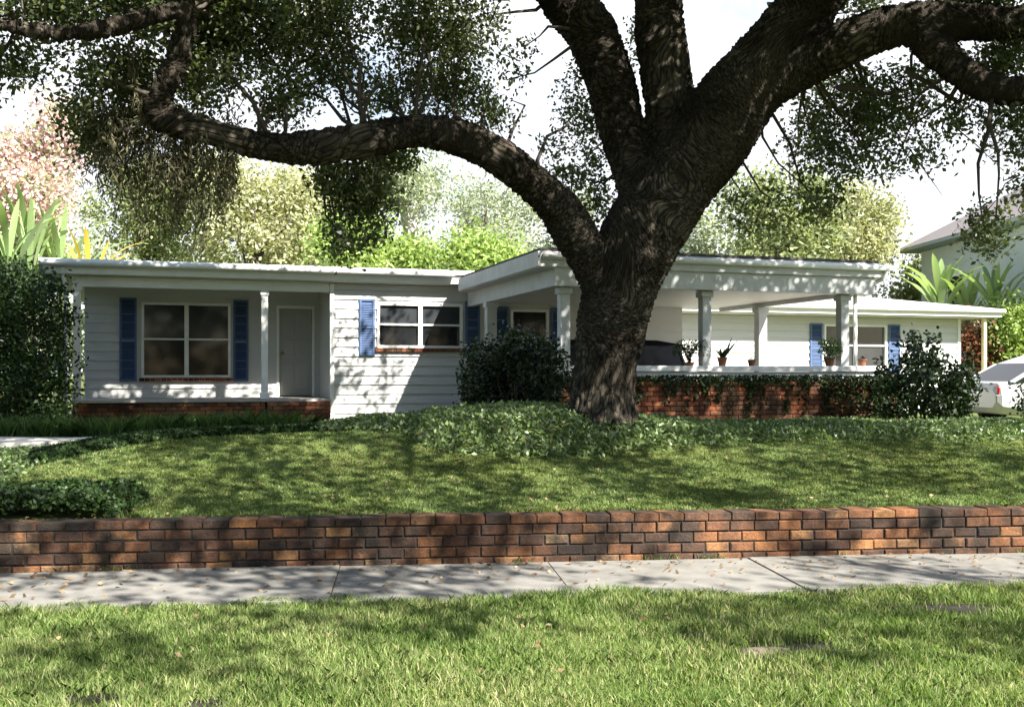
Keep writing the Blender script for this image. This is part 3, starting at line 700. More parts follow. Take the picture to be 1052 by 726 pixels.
bm_ = MB()
for ps, rs in limbs:
    # resample smoothly
    n = max(4, int(sum(np.linalg.norm(np.diff(ps, axis=0), axis=1)) / .12)); d = np.concatenate([[0], np.cumsum(np.linalg.norm(np.diff(ps, axis=0), axis=1))])
    q = np.linspace(0, d[-1], n); P = np.stack([np.interp(q, d, ps[:, i]) for i in range(3)], 1); rr = np.interp(q, d, rs)
    for _ in range(3):
        P[1:-1] = (P[:-2] + 2 * P[1:-1] + P[2:]) / 4; rr[1:-1] = (rr[:-2] + 2 * rr[1:-1] + rr[2:]) / 4
    rr *= np.array([1 + .07 * noise.noise(Vector(p * 1.6)) for p in P])
    bm_.tube(P, rr, 20)
# root flare
for a in np.linspace(0, 2 * math.pi, 8)[:-1]:
    dx, dy = math.cos(a + .4), math.sin(a + .4); b = OB + np.array([dx * .24 - .06, dy * .3, .4]); e = OB + np.array([dx * .48 - .06, dy * .5, -.15])
    bm_.tube([b, (b + e) / 2 + np.array([0, 0, -.08]), e], [.12, .12, .09], 10)
tmp = bm_.build('trunk_raw', None)
rm = tmp.modifiers.new('r', 'REMESH'); rm.mode = 'VOXEL'; rm.voxel_size = .032
smo = tmp.modifiers.new('s', 'SMOOTH'); smo.factor = .5; smo.iterations = 4
dg = bpy.context.evaluated_depsgraph_get(); tme = bpy.data.meshes.new_from_object(tmp.evaluated_get(dg))
bpy.data.objects.remove(tmp)
nv = len(tme.vertices); co = np.empty(nv * 3); tme.vertices.foreach_get('co', co); co = co.reshape(-1, 3)
no = np.array([v.normal[:] for v in tme.vertices])
A = np.vstack([ps[:-1] for ps, _ in limbs]); B = np.vstack([ps[1:] for ps, _ in limbs]); T = unit(B - A); ln = np.linalg.norm(B - A, axis=1)
Tv = np.zeros_like(co)
for i0 in range(0, nv, 4000):
    c_ = co[i0:i0 + 4000, None, :] - A[None]; lam = np.clip((c_ * T[None]).sum(-1), 0, ln[None]); dd = np.linalg.norm(c_ - lam[..., None] * T[None], axis=-1)
    wgt = np.exp(-(dd - dd.min(1, keepdims=True)) / .12)[..., None]
    Ts = T[None] * np.sign((T[None] * np.array([.35, .1, 1])).sum(-1))[..., None]
    Tv[i0:i0 + 4000] = unit((wgt * Ts).sum(1))
grain = co - .68 * Tv * (co * Tv).sum(1, keepdims=True)
dsp = np.array([noise.ridged_multi_fractal(Vector(g * 11), .8, 2.1, 3, .8, 2) for g in grain]); dsp = (dsp - dsp.mean()) / dsp.std()
big = np.array([noise.noise(Vector(p * 1.7)) for p in co])
co2 = co + no * (np.clip(dsp, -2, 2) * .014 + big * .035)[:, None]
tme.vertices.foreach_set('co', co2.ravel())
at = tme.attributes.new('grain', 'FLOAT_VECTOR', 'POINT'); at.data.foreach_set('vector', grain.astype(np.float32).ravel())
tme.materials.clear()
def under_oak(o): o.parent = oak; o.matrix_parent_inverse.identity(); o.location = -OB; return o
under_oak(link_mesh('trunk', tme, M['bark'], smooth=True))

# leafy sprays seen in the picture: (px, y, distance, half width px, half height px, depth m, twigs)
SPRAYS = [(30, 6, 10.0, 60, 18, .6, 90), (110, 2, 10.8, 60, 18, .7, 130), (190, 15, 11.6, 60, 42, .6, 250), (262, 18, 11.7, 55, 42, .7, 230), (340, 22, 12.2, 60, 45, .7, 170),
          (430, 25, 12.6, 46, 40, .8, 130), (485, 20, 12.8, 32, 36, .6, 50), (330, 88, 12.1, 55, 32, .5, 70), (415, 92, 12.6, 56, 34, .5, 90), (470, 72, 12.8, 40, 45, .6, 70), (500, 110, 12.9, 40, 22, .5, 36),
          (125, 78, 11.3, 34, 40, .5, 110), (95, 125, 11.2, 26, 38, .5, 60), (215, 85, 11.6, 40, 40, .5, 100), (270, 75, 11.8, 35, 38, .5, 40), (35, 64, 10.4, 60, 22, .5, 40), (290, 115, 11.9, 40, 14, .4, 22),
          (365, 188, 12.0, 40, 32, .6, 110), (380, 225, 12.2, 24, 34, .5, 40), (350, 240, 12.1, 16, 24, .5, 20), (400, 165, 12.2, 30, 14, .4, 36), (600, 110, 13.8, 24, 46, .5, 44), (590, 155, 13.6, 32, 40, .5, 50), (622, 205, 13.5, 20, 28, .4, 26), (525, 60, 12.9, 16, 30, .5, 10), (655, 40, 13.9, 12, 30, .4, 10),
          (860, 100, 12.8, 40, 36, .6, 80), (900, 112, 12.6, 38, 36, .6, 76), (842, 150, 12.8, 34, 40, .6, 60), (935, 95, 12.3, 30, 26, .5, 36), (845, 195, 12.9, 20, 34, .4, 30), (880, 165, 12.6, 46, 22, .5, 28), (805, 30, 13.3, 14, 36, .4, 10), (870, 8, 12.8, 40, 14, .5, 34),
          (1000, 2, 11.6, 50, 16, .6, 80), (1035, 58, 11.4, 28, 20, .5, 60), (1040, 130, 11.2, 24, 32, .5, 44), (985, 128, 11.5, 28, 22, .5, 18), (1015, 238, 11.0, 18, 22, .4, 28), (1046, 190, 11, 8, 30, .3, 10), (940, 150, 12, 30, 30, .5, 20), (775, 215, 13.2, 36, 24, .5, 28),
          (1115, 60, 10.8, 50, 40, .7, 110), (1200, 20, 10.4, 60, 50, .8, 130), (1130, 140, 10.8, 40, 40, .6, 60), (-70, 10, 9.6, 60, 30, .7, 110), (-60, 70, 10, 50, 36, .6, 60)]
tw = []; br = MB()
A_all = np.vstack([ps for ps, _ in limbs])
for px, y, Z, rx, ry, rz, n in SPRAYS:
    c_ = pt(px, y, Z); k_ = Z / 1052
    n_ = int(n * 1.0)
    t = in_ellipsoid(c_, (rx * k_, rz, ry * k_), int(n_ * 1.5))
    nz = np.array([noise.noise(Vector(p * 2.1)) for p in t]); t = t[np.argsort(-nz)[:n_]]
    tw.append(t)
    j = np.argmin(np.linalg.norm(A_all - c_, axis=1)); s0 = A_all[j]
    for q in range(3 if n > 60 else 2):
        e = t[rng.integers(len(t))]; md = (s0 + e) / 2 + rng.normal(size=3) * .12 + np.array([0, 0, .08])
        if np.linalg.norm(e - s0) < 2.2: br.tube([s0, (s0 + md) / 2 + rng.normal(size=3) * .05, md, (md + e) / 2 + rng.normal(size=3) * .06, e], [.03, .024, .018, .012, .006], 6)
    for q in range(max(3, n // 14)):
        a = t[rng.integers(len(t))]; b = a + rng.normal(size=3) * .22; br.tube([a, (a + b) / 2 + rng.normal(size=3) * .04, b], [.009, .007, .003], 5)
tw = np.vstack(tw)
under_oak(leaves('crown', twigs_to_leaves(tw, 24, .10), .068, .038, M['oakleaf'], spread=1))
# twisting twigs the photograph shows against the sky
for spec in ([(370, 140, 11.6), (372, 120, 11.6), (380, 98, 11.6), (392, 85, 11.6)], [(378, 104, 11.6), (362, 92, 11.6), (352, 70, 11.6)], [(555, 185, 12.4), (552, 165, 12.4), (562, 140, 12.4), (585, 128, 12.4)], [(930, 72, 11.7), (955, 86, 11.7), (985, 106, 11.7), (996, 98, 11.6)], [(860, 90, 12), (895, 92, 12), (925, 100, 12)]):
    P = [pt(*q) for q in spec]; br.tube(P, np.linspace(.034, .014, len(P)), 7)
under_oak(br.build('branches', M['barkbrown'], smooth=True))

# the crown overhead, above the picture; clumps added and thinned to shape shade
T_ = []
while len(T_) < 2900:
    x, y, z = random.uniform(-10, 12.5), random.uniform(-1.5, 17), random.uniform(6.7, 10.2)
    if z < EYE + .372 * y + .35: continue
    if ((x - 1) / 11.8) ** 2 + ((y - 8.8) / 9.2) ** 2 > 1: continue
    front = .9 + .7 * math.sin(x * .9 + .6) - (.9 if 7 < x < 11.5 else 0)
    if y < front: continue
    if 1.0 < x < 4.4 and 13.4 < y < 16.6 and random.random() < .75: continue
    if noise.noise(Vector((x * .75, y * .75, z * .12))) + .4 * noise.noise(Vector((x * 1.9, y * 1.9, z * .4))) < (.06 if y < 6.2 else .03): continue
    T_.append((x, y, z))
for (xa, xb, ya, yb, za, zb2, n_) in ((-4.2, 1.7, 12.8, 15.6, 7.4, 9.4, 900), (7.2, 11.6, -1.0, .5, 7.6, 9.4, 60), (3.4, 5.0, -1.9, -.8, 7.6, 9.0, 12), (-1, 9.8, 7.4, 11, 7.2, 8.8, 420)):  # extra unseen clumps added to shade the porch, verge and upper limbs
    for _ in range(n_):
        x, y, z = random.uniform(xa, xb), random.uniform(ya, yb), random.uniform(za, zb2)
        if z > EYE + .372 * y + .35 and noise.noise(Vector((x * 1.1, y * 1.1, 5))) > -.25: T_.append((x, y, z))
for _ in range(420):  # more unseen clumps added to shade the carport's front edge
    x, y, z = random.uniform(3.6, 10.8), random.uniform(11.2, 14.6), random.uniform(7.4, 9.4)
    if z > EYE + .372 * y + .35 and noise.noise(Vector((x * 1.1, y * 1.1, 3))) > -.22: T_.append((x, y, z))
under_oak(leaves('crown', twigs_to_leaves(T_, 24, .22), .16, .09, M['oakleaf']))

# hanging moss on the left limb
def moss_strands(cx0, cx1, y0, y1, Z, n):
    P = []
    for i in range(n):
        px = random.uniform(cx0, cx1); f = (px - cx0) / (cx1 - cx0); top = random.uniform(y0 - 15, y0 + 20)
        bot = top + (y1 - y0) * random.uniform(.25, 1.0) * (1 - .55 * abs(2 * f - 1.1))
        z_ = Z + random.uniform(-.5, .5); a = pt(px, top, z_); b = pt(px + random.uniform(-6, 6), bot, z_)
        m_ = max(6, int((a[2] - b[2]) / .018))
        for q in range(m_):
            f2 = q / m_; P.append(a + (b - a) * f2 + np.random.normal(size=3) * .035)
    return P
np.random.seed(3)
MP = moss_strands(85, 245, 125, 265, 11.3, 150) + moss_strands(88, 150, 100, 225, 11.2, 45) + moss_strands(165, 240, 150, 272, 11.2, 60) + moss_strands(110, 150, 60, 180, 11.2, 20) + moss_strands(400, 470, 60, 120, 12.6, 18) + moss_strands(335, 400, 150, 225, 12.0, 18) + moss_strands(1005, 1050, 100, 170, 11.2, 8) + moss_strands(405, 450, -10, 95, 12.6, 20) + moss_strands(310, 350, -10, 80, 12.2, 12)
under_oak(leaves('moss', MP, .095, .019, M['moss'], bias=(0, 0, -1.3), spread=.8))

# ------------------------------------------------------------------ shrubs, hedge, ivy
def shrub(name, c, r, n, per, sig, lf, mat, label, cat='shrub', hollow=.35, group=None, gaps=-.15, stems=5):
    base = np.array([c[0], c[1], float(tz(c[0], c[1]))])
    o = empty(name, base, label=label, cat=cat, group=group)
    t = in_ellipsoid(c, r, n * 2, hollow); nz = np.array([noise.noise(Vector(p * 1.9)) for p in t]); t = t[(nz > gaps) & (t[:, 2] > base[2] + .03)][:n]
    P = twigs_to_leaves(t, per, sig); P = P[P[:, 2] > base[2]]
    leaves('foliage', P - base, lf[0], lf[1], mat, o, bias=(0, -.15, .15))
    m = MB()
    for k in range(stems):
        e = t[rng.integers(len(t))] - base; m.tube([(rng.normal() * .06, rng.normal() * .06, -.05), e * .5 + rng.normal(size=3) * .06, e], [.024, .018, .008], 6)
    m.build('stem', M['barkbrown'], o)
    return o
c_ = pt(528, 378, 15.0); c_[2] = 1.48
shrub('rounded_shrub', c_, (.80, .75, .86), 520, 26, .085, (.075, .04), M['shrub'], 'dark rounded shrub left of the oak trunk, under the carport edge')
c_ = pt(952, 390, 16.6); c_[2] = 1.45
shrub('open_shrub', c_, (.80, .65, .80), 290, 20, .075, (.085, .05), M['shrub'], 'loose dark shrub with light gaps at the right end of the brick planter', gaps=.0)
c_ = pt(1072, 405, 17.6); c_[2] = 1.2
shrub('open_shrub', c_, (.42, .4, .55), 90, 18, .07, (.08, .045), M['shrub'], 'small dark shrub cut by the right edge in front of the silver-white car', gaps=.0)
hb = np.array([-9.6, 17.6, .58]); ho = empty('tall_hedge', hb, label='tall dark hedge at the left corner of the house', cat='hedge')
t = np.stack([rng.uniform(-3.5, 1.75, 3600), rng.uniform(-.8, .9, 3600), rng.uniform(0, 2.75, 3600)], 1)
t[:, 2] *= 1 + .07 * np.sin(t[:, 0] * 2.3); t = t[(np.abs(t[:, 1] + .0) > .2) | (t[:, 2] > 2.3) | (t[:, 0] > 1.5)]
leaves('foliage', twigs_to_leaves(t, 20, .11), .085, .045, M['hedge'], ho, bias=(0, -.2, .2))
m = MB()
for x in np.arange(-3, 2, .8): m.tube([(x - .6, .3, -.1), (x - .5, .35, 1), (x - .65, .3, 2.0)], [.05, .04, .02], 7)
m.build('stem', M['barkbrown'], ho)
# ivy on the planter wall
P = []
u = rng.uniform(7.0, 14.75, 4600); P.append(np.stack([u, rng.uniform(-5.5, -5.05, 4600), 1.46 + rng.uniform(-.05, .11, 4600)], 1))
for i in range(95):
    uu = random.uniform(7, 14.75); ln_ = random.uniform(.1, .85) * (1.0 if random.random() < .5 else .4); m_ = int(ln_ / .02) + 3
    z = 1.45 - np.linspace(0, ln_, m_); P.append(np.stack([uu + rng.normal(0, .03, m_) + np.cumsum(rng.normal(0, .008, m_)), np.full(m_, -5.46) + rng.normal(0, .015, m_), z], 1))
u = rng.uniform(14.0, 14.75, 900); P.append(np.stack([u, np.full(900, -5.47) + rng.normal(0, .03, 900), rng.uniform(.6, 1.5, 900)], 1))
iv = empty('ivy', (HO[0], HO[1], 0), HA, label='ivy trailing over the top of the brick planter wall', cat='ivy')
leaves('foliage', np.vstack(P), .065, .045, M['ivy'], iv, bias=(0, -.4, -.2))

# ------------------------------------------------------------------ potted plants on the carport ledge
def pot(px, r, h, kind, label, t=-4.88):
    kx = (px - 526) / 1052; u = (kx * (HO[1] + t * HT[1]) - HO[0] - t * HT[0]) / (HU[0] - kx * HU[1]); x, y = hw(u, t)
    o = empty('potted_plant', (x, y, 1.741), label=label, cat='potted plant')
    m = MB(); m.lathe([(r * .68, 0), (r * .95, h * .8), (r * 1.08, h * .8), (r * 1.1, h), (r * .95, h), (r * .9, h * .85)], 18); m.build('pot', M['terra'], o, smooth=False)
    m = MB(); m.lathe([(r * .9, h * .8), (r * .5, h * .86), (.01, h * .88)], 14); m.build('soil', M['soil'], o)
    if kind == 'bushy':
        P = twigs_to_leaves(in_ellipsoid((0, 0, h + .15), (.19, .19, .17), 34), 16, .045); leaves('foliage', P, .07, .03, M['jasmine'], o, bias=(0, 0, .6))
    elif kind == 'aloe':
        m = MB()
        for k in range(11):
            a = k * 2.4; l_ = random.uniform(.14, .25); m.tube([(0, 0, h * .85), (math.cos(a) * l_ * .4, math.sin(a) * l_ * .4, h + l_ * .5), (math.cos(a) * l_ * .75, math.sin(a) * l_ * .75, h + l_ * .75)], [.022, .016, .003], 5)
        for k in range(2):
            m.tube([(.02 * k, 0, h * .85), (.10 + .05 * k, 0, h + .16), (.17 + .09 * k, .02, h + .34 - .05 * k)], [.016, .02, .004], 5)
        m.build('foliage', M['shrub'], o)
    elif kind == 'fern':
        P = []
        for k in range(60):
            a = k * 2.4; l_ = random.uniform(.2, .36)
            for q in range(16):
                f_ = q / 15; P.append((math.cos(a) * l_ * f_, math.sin(a) * l_ * f_, h + .34 * math.sin(f_ * 2.5) * l_ / .3 - .05 * f_))
        leaves('foliage', np.array(P) + rng.normal(0, .01, (len(P), 3)), .05, .022, M['ivy'], o)
    else:
        P = twigs_to_leaves(in_ellipsoid((0, 0, h + .02), (.05, .05, .05), 6), 8, .02); leaves('foliage', P, .04, .02, M['ivy'], o)
    return o
pot(742, .085, .15, 'aloe', 'terracotta pot of spiky aloe just right of the middle carport post')
pot(772, .07, .11, 'small', 'tiny dark red pot with a sprig on the white carport ledge')
pot(852, .095, .16, 'bushy', 'terracotta pot of leafy green plant just left of the right carport post')
pot(886, .08, .13, 'small', 'reddish pot on the ledge just right of the right carport post')
pot(708, .10, .06, 'fern', 'full dark fern in a shallow pot left of the middle carport post', t=-4.86)

# ------------------------------------------------------------------ cars
def car(name, paint, label, loc, rz, kind='sedan', L_=4.5, W_=1.78, H_=1.45):
    o = empty(name, loc, rz, label=label, cat='car'); h2 = W_ / 2
    def ring(x, hw_, z0, z1): return [(x, -hw_ * .86, z0), (x, -hw_, z0 + .14), (x, -hw_, (z0 + z1) / 2 + .06), (x, -hw_ * .95, z1 - .07), (x, -hw_ * .82, z1), (x, hw_ * .82, z1), (x, hw_ * .95, z1 - .07), (x, hw_, (z0 + z1) / 2 + .06), (x, hw_, z0 + .14), (x, hw_ * .86, z0)]
    zb = .93 if kind == 'suv' else .86
    x0, x1 = -L_ / 2, L_ / 2                       # x1 = front
    tail = zb + .02
    prof = [(x0, h2 * .84, .36, tail - .18), (x0 + .08, h2 * .93, .25, tail - .04), (x0 + .5, h2, .2, tail), (0, h2, .2, zb), (x1 - 1.3, h2, .2, zb - .02), (x1 - .6, h2 * .98, .2, zb - .12), (x1 - .15, h2 * .92, .24, zb - .22), (x1, h2 * .80, .34, zb - .36)]
    b = MB(); b.loft([ring(*p) for p in prof]); body = b.build('body', paint, o, smooth=False, bevel=.03)
    # cabin
    if kind == 'suv': st_ = [(x0 + .06, zb - .02), (x0 + .30, H_ - .05), (x0 + .8, H_), (.35, H_), (.75, H_ - .06), (x1 - 1.15, zb - .02)]
    elif kind == 'fastback': st_ = [(x0 + .26, zb + .0), (x0 + .9, H_ - .22), (x0 + 1.5, H_ - .03), (-.2, H_), (.25, H_ - .02), (.55, H_ - .10), (x1 - 1.05, zb - .04)]
    else: st_ = [(x0 + .55, zb - .02), (x0 + 1.15, H_ - .04), (-.3, H_), (.25, H_), (.6, H_ - .06), (x1 - 1.05, zb - .04)]
    n = len(st_); rings = []
    for x, z in st_:
        f_ = (z - zb) / (H_ - zb); ww = h2 * (.93 - .17 * max(f_, 0)); rings.append((x, ww, z))
    g = MB(); top = [[(x, -ww, z), (x, ww, z)] for x, ww, z in rings]
    vs = [p for q in top for p in q] ; fs = [(2 * i, 2 * i + 1, 2 * i + 3, 2 * i + 2) for i in range(n - 1)]
    base = [(rings[0][0], -h2 * .93, zb - .03), (rings[-1][0], -h2 * .93, zb - .05), (rings[-1][0], h2 * .93, zb - .05), (rings[0][0], h2 * .93, zb - .03)]
    nb = len(vs); vs += base
    fs.append(tuple([nb] + [nb + 1] + [2 * i for i in range(n - 1, -1, -1)])); fs.append(tuple([nb + 3, nb + 2][::-1] + [2 * i + 1 for i in range(n)][::1])[::1] if False else tuple([nb + 2, nb + 3] + [2 * i + 1 for i in range(n)]))
    g.add(vs, fs); g.build('window', M['carglass'], o)
    # roof skin and pillars, proud of the glass
    r_ = MB(); e = .012
    rs_ = rings[1:-1] if kind != 'suv' else rings[1:-1]
    r_.loft([[(x, -ww - e, z - .05), (x, -ww + .02, z + e), (x, ww - .02, z + e), (x, ww + e, z - .05)] for x, ww, z in rs_])
    r_.build('roof', paint, o, bevel=.01)
    pm = paint if kind != 'suv' else M['black']
    for sgn in (-1, 1):
        for (xa, wa, za), (xb, wb, zb_) in ((rings[0], rings[1]), (rings[-1], rings[-2])):
            MB().tube([(xa, sgn * (h2 * .915), zb - .03), (xb, sgn * (wb + .004), zb_ - .02)], .04, 6).build('pillar', pm, o)
        MB().tube([(-.1, sgn * (h2 * .925), zb - .03), (-.15, sgn * (h2 * .78), H_ - .03)], .035, 6).build('pillar', pm, o)
    for sx in (x0 + .85, x1 - .88):
        for sgn in (-1, 1):
            m = MB(); yy = sgn * (h2 - .10); m.lathe([(.2, -.1), (.3, -.1), (.325, -.06), (.325, .06), (.3, .1), (.2, .1)], 24, 'y', (sx, yy, .325)); wh = m.build('wheel', M['rubber'], o, smooth=False)
            m = MB(); m.lathe([(.05, sgn * .085), (.14, sgn * .075), (.2, sgn * .092), (.205, sgn * .05)], 20, 'y', (sx, yy, .325)); m.build('rim', M['alloy'], wh)
    for sgn in (-1, 1):
        m = MB(); m.box(x1 - .22, x1 - .055, sgn * h2 * .70 - .14, sgn * h2 * .70 + .14, zb - .40, zb - .26); m.build('headlight', M['lens'], o, bevel=.03)
        m = MB(); m.box(x0 - .005 + .03, x0 + .2, sgn * h2 * .76 - .1, sgn * h2 * .76 + .1, tail - .3, tail - .12); m.build('tail_light', M['redlens'], o, bevel=.02)
        m = MB(); m.tube([(.55, sgn * h2 * .9, zb + .02), (.56, sgn * (h2 + .05), zb + .06), (.58, sgn * (h2 + .19), zb + .07)], [.03, .07, .05], 8); m.build('mirror', paint, o, smooth=True)
    m = MB(); m.box(x1 - .06, x1 + .012, -.42, .42, .42, .52); m.box(x1 - .2, x1 - .03, -.5, .5, .24, .34); m.build('grille', M['black'], o, bevel=.01)
    return o
x, y = hw(10.6, -2.6)
car('parked_car', M['cardark'], 'dark car parked under the white carport behind the ledge', (x, y, .622), HA, 'suv', 4.2, 1.75, 1.60)
cx, cy = 9.05 + 2.2, 20.3
car('parked_car', M['carwhite'], 'silver-white car parked at the right edge beside the loose shrub', (cx, cy, .60), R(6), 'fastback', 4.4, 1.76, 1.42)

# ------------------------------------------------------------------ neighbour's house
nh = empty('neighbour_house', (16.3, 34, .15), R(3), label='pale green two-storey neighbouring house with mauve-brown hip roof', cat='house')
m = MB(); m.box(0, 11, -5, 6, 0, 6.2); m.build('wall', M['green_wall'], nh)
ex = [(-.7, -5.7), (11.7, -5.7), (11.7, 6.7), (-.7, 6.7)]
m = MB(); m.add([(a, b, 6.22) for a, b in ex] + [(a, b, 6.34) for a, b in ex], [(3, 2, 1, 0), (4, 5, 6, 7), (0, 1, 5, 4), (1, 2, 6, 5), (2, 3, 7, 6), (3, 0, 4, 7)]); m.build('eave', M['green_trim'], nh)
m = MB(); m.add([(a * 1.01, b * 1.01, 6.345) for a, b in ex] + [(5.2, .4, 9.9), (5.8, .6, 9.9)], [(3, 2, 1, 0), (0, 1, 5, 4), (1, 2, 5), (2, 3, 4, 5), (3, 0, 4)]); m.build('roof', M['brownroof'], nh)
for y0 in (-3.5, 2.5):
    m = MB(); m.box(-.05, .02, y0, y0 + 1.3, 3.6, 5.1); f = m.build('window', M['white'], nh); m = MB(); m.box(-.06, -.03, y0 + .1, y0 + 1.2, 3.7, 5.0); m.build('pane', M['glassgrey'], f)

# ------------------------------------------------------------------ wood added across the street to cut sky light; seen only in panes
P = np.stack([rng.uniform(-75, 75, 15000), rng.uniform(-34, -24, 15000), rng.uniform(0, 13, 15000)], 1)
P = P[P[:, 2] < 11 + 2.5 * np.sin(P[:, 0] * .31) + 1.5 * np.sin(P[:, 0] * .83 + 1)]
tag(leaves('blocker_treeline', P, 1.1, .7, M['hedge']), 'unseen dark wood added across the street to dim the low sky', 'blocker_treeline', kind='stuff')

# ------------------------------------------------------------------ trees and plants behind
def bg_tree(name, px, Z, y_top, y_bot, hw_px, mat, label, n=260, per=46, lf=(.19, .105), trunk='barkbrown', shape=1.0, gaps=-.12, tr=.16, group='trees behind the houses'):
    a = pt(px, y_top, Z); b = pt(px, y_bot, Z); r = hw_px * Z / 1052; g0 = .5
    o = empty(name, (a[0], Z, g0), label=label, cat='tree', group=group)
    c_ = np.array([0, 0, (a[2] + b[2]) / 2 - g0]); rv = (a[2] - b[2]) / 2
    lobes = [in_ellipsoid(c_ + np.array([rng.uniform(-.6, .6) * r, rng.uniform(-.5, .5) * r, rng.uniform(-.65, .6) * rv]), (r * rng.uniform(.3, .5), r * .45, rv * rng.uniform(.28, .5)), max(8, n // 9), .3) for _ in range(11)]
    t = np.vstack(lobes); nz = np.array([noise.noise(Vector(p * .7) + Vector((px, 0, 0))) for p in t]); t = t[nz > gaps]
    leaves('crown', twigs_to_leaves(t, per, .30 * (Z / 32) ** .5), lf[0], lf[1], mat, o)
    m = MB(); top = c_[2] + rv * .4
    m.tube([(0, 0, -.3), (.1, 0, top * .45), (-.08, .1, top)], [tr * 1.3, tr, tr * .4], 9)
    for k in range(7):
        e = t[rng.integers(len(t))]; z = min(e[2], top * random.uniform(.45, .85)); m.tube([(0.02, 0, z * .8), (e[0] * .5, e[1] * .5, (z + e[2]) / 2), tuple(e)], [tr * .45, tr * .3, tr * .1], 6)
    m.build('trunk', M[trunk], o, smooth=True)
    return o
bg_tree('crape_myrtle', 26, 27, 100, 245, 58, M['pink'], 'pink flowering tree beyond the hedge at far left', n=330, lf=(.135, .085))
bg_tree('crape_myrtle', -60, 28, 60, 300, 70, M['pink'], 'second pink flowering tree half outside the left edge', n=200, lf=(.135, .085))
bg_tree('tall_tree', 150, 40, 130, 290, 90, M['olive'], 'olive tree behind the left end of the house roof', n=300)
bg_tree('tall_tree', 262, 37, 150, 290, 80, M['paleleaf'], 'pale yellowish feathery tree behind the porch roof', n=420)
bg_tree('tall_tree', 320, 48, 165, 290, 55, M['paleleaf'], 'smaller pale tree just left of the bright green bush', n=240)
bg_tree('leafy_bush', 372, 29, 205, 285, 46, M['sunleaf'], 'bright green bush rising behind the middle of the main roof', n=260, lf=(.14, .08))
bg_tree('pale_trunk_tree', 420, 44, 140, 250, 70, M['greyleaf'], 'airy grey-green tree with a white trunk behind the roof', n=300, trunk='palebark', tr=.17, gaps=.02)
bg_tree('tall_tree', 500, 52, 165, 280, 62, M['greyleaf'], 'hazy grey-green tree seen under the bent oak limb', n=260, gaps=0)
bg_tree('leafy_bush', 490, 30, 246, 300, 60, M['sunleaf'], 'low bright yellow-green bush beside the carport roof', n=260, lf=(.14, .08))
bg_tree('leafy_bush', 425, 31, 250, 300, 40, M['sunleaf'], 'small sunlit bush at the foot of the white trunk', n=130, lf=(.14, .08))
bg_tree('tall_tree', 575, 46, 190, 290, 50, M['greyleaf'], 'grey-green tree behind the fork of the oak', n=200, gaps=0)
bg_tree('tall_tree', 735, 40, 215, 320, 50, M['greyleaf'], 'grey-green tree above the carport right of the trunk', n=230, gaps=0)
bg_tree('willowy_tree', 815, 36, 178, 330, 75, M['olive'], 'broad olive-green tree above the right end of the carport', n=430)
bg_tree('willowy_tree', 880, 41, 172, 340, 46, M['paleleaf'], 'tall pale green tree left of the neighbouring house', n=380)
bg_tree('willowy_tree', 940, 42, 262, 360, 30, M['olive'], 'small olive tree below the neighbouring eave', n=170)
bg_tree('leafy_bush', 1048, 31, 306, 400, 40, M['sunleaf'], 'bright green bush behind the silver-white car', n=220, lf=(.14, .08))
bg_tree('leafy_bush', 1003, 31, 330, 400, 18, M['russet'], 'russet-leaved shrub at the right corner of the house', n=90, lf=(.13, .075))
bg_tree('leafy_bush', 10, 30, 230, 320, 60, M['sunleaf'], 'bright green bush behind the tall hedge', n=160, lf=(.14, .08))
for px, Z, yt, mt, lb in [(90, 62, 215, 'greyleaf', 'grey-green distant tree behind the banana plants at left'), (240, 70, 229, 'olive', 'olive distant tree seen below the hanging moss'),
                          (650, 68, 243, 'greyleaf', 'grey-green distant tree glimpsed through the fork of the oak'), (1080, 62, 229, 'olive', 'distant olive tree behind the neighbouring house')]:
    bg_tree('distant_tree', px, Z, yt, 380, 130, M[mt], lb, n=260, lf=(.42, .24))

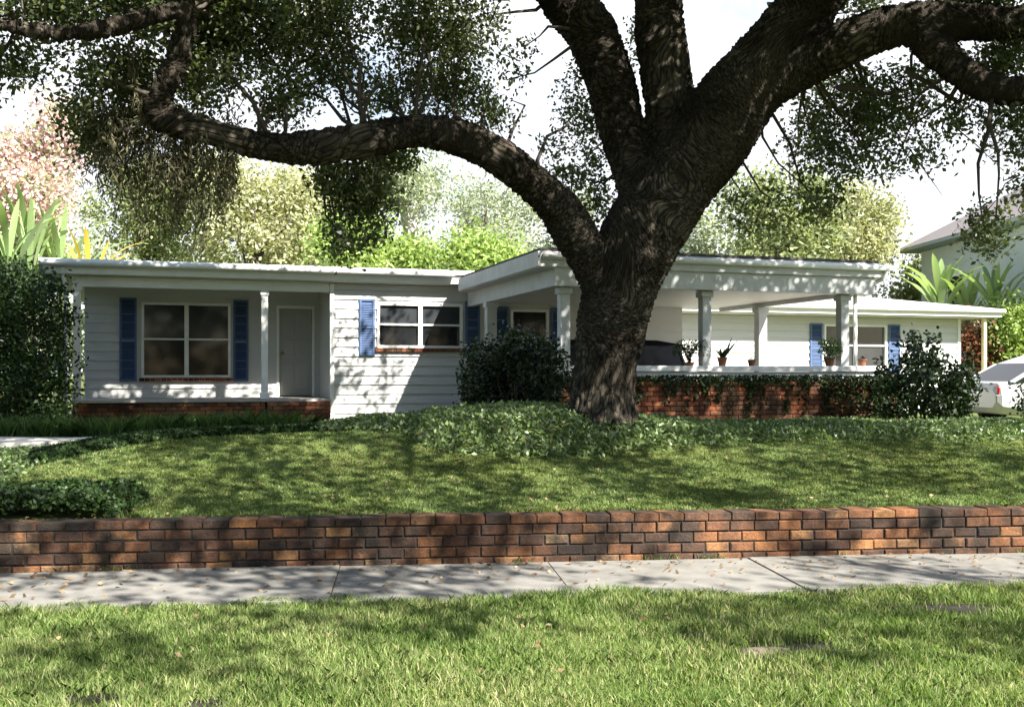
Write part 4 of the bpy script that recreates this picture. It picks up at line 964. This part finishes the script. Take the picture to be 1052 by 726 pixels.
def broad_plant(px, Z, y_top, label, n=9, mat='banana', name='banana_plant', spread=1.0, wid=.17, group=None):
    a = pt(px, y_top, Z); o = empty(name, (a[0], Z, .5), label=label, cat='plant', group=group); H_ = a[2] - .5
    st_ = MB()
    for k in range(n):
        an = k * 2.4 + px; l_ = H_ * random.uniform(.32, .45); b0 = H_ - l_ * random.uniform(.8, 1.15); dx, dy = math.cos(an), math.sin(an); lean = random.uniform(.15, .65) * spread
        P = [(0, 0, b0 * .3)]
        Q = []
        for q in range(8):
            f_ = q / 7; Q.append(Vector((dx * lean * l_ * f_ ** 1.3 + dx * .05, dy * lean * l_ * f_ ** 1.3 + dy * .05, b0 + l_ * (f_ - .38 * lean * f_ ** 3))))
        st_.tube([(dx * .02, dy * .02, 0), tuple(Q[0])], [.05, .03], 6)
        m = MB(); sd = Vector((-dy, dx, 0)); vs = []
        for q, p in enumerate(Q):
            f_ = q / 7; ww = wid * math.sin(min(1, f_ * 1.25 + .12) * math.pi * .5) * (1 - f_ ** 4) + .004
            vs += [p - sd * ww - Vector((0, 0, -.25 * ww)), p, p + sd * ww - Vector((0, 0, -.25 * ww))]
        fs = [(3 * q + j, 3 * q + j + 1, 3 * q + j + 4, 3 * q + j + 3) for q in range(7) for j in (0, 1)]
        m.add(vs, fs); m.build('leaf', M[mat], o, smooth=True)
    st_.build('stem', M['stem'], o)
broad_plant(30, 25, 192, 'tall upright broad-leaved banana plant above the left hedge', n=13, wid=.085, spread=1.3)
broad_plant(8, 22.5, 200, 'banana plant at the far left edge behind the hedge', n=12, wid=.085, spread=1.3)
broad_plant(62, 26, 215, 'banana plant nearest the left end of the house roof', n=12, wid=.08, spread=1.4)
broad_plant(92, 24, 238, 'golden frond plant peeping over the left end of the roof', n=7, mat='golden', name='golden_palm', spread=1.5, wid=.07)
broad_plant(966, 32.5, 262, 'broad-leaved plant in front of the neighbouring house, left one', n=14, spread=1.5, wid=.13)
broad_plant(1022, 32, 264, 'spiky fan-like plant in front of the neighbouring house, right one', n=16, spread=1.5, wid=.09)
broad_plant(994, 32.5, 282, 'lower broad-leaved plant between the two taller ones at the neighbouring house', n=14, spread=1.6, wid=.12)
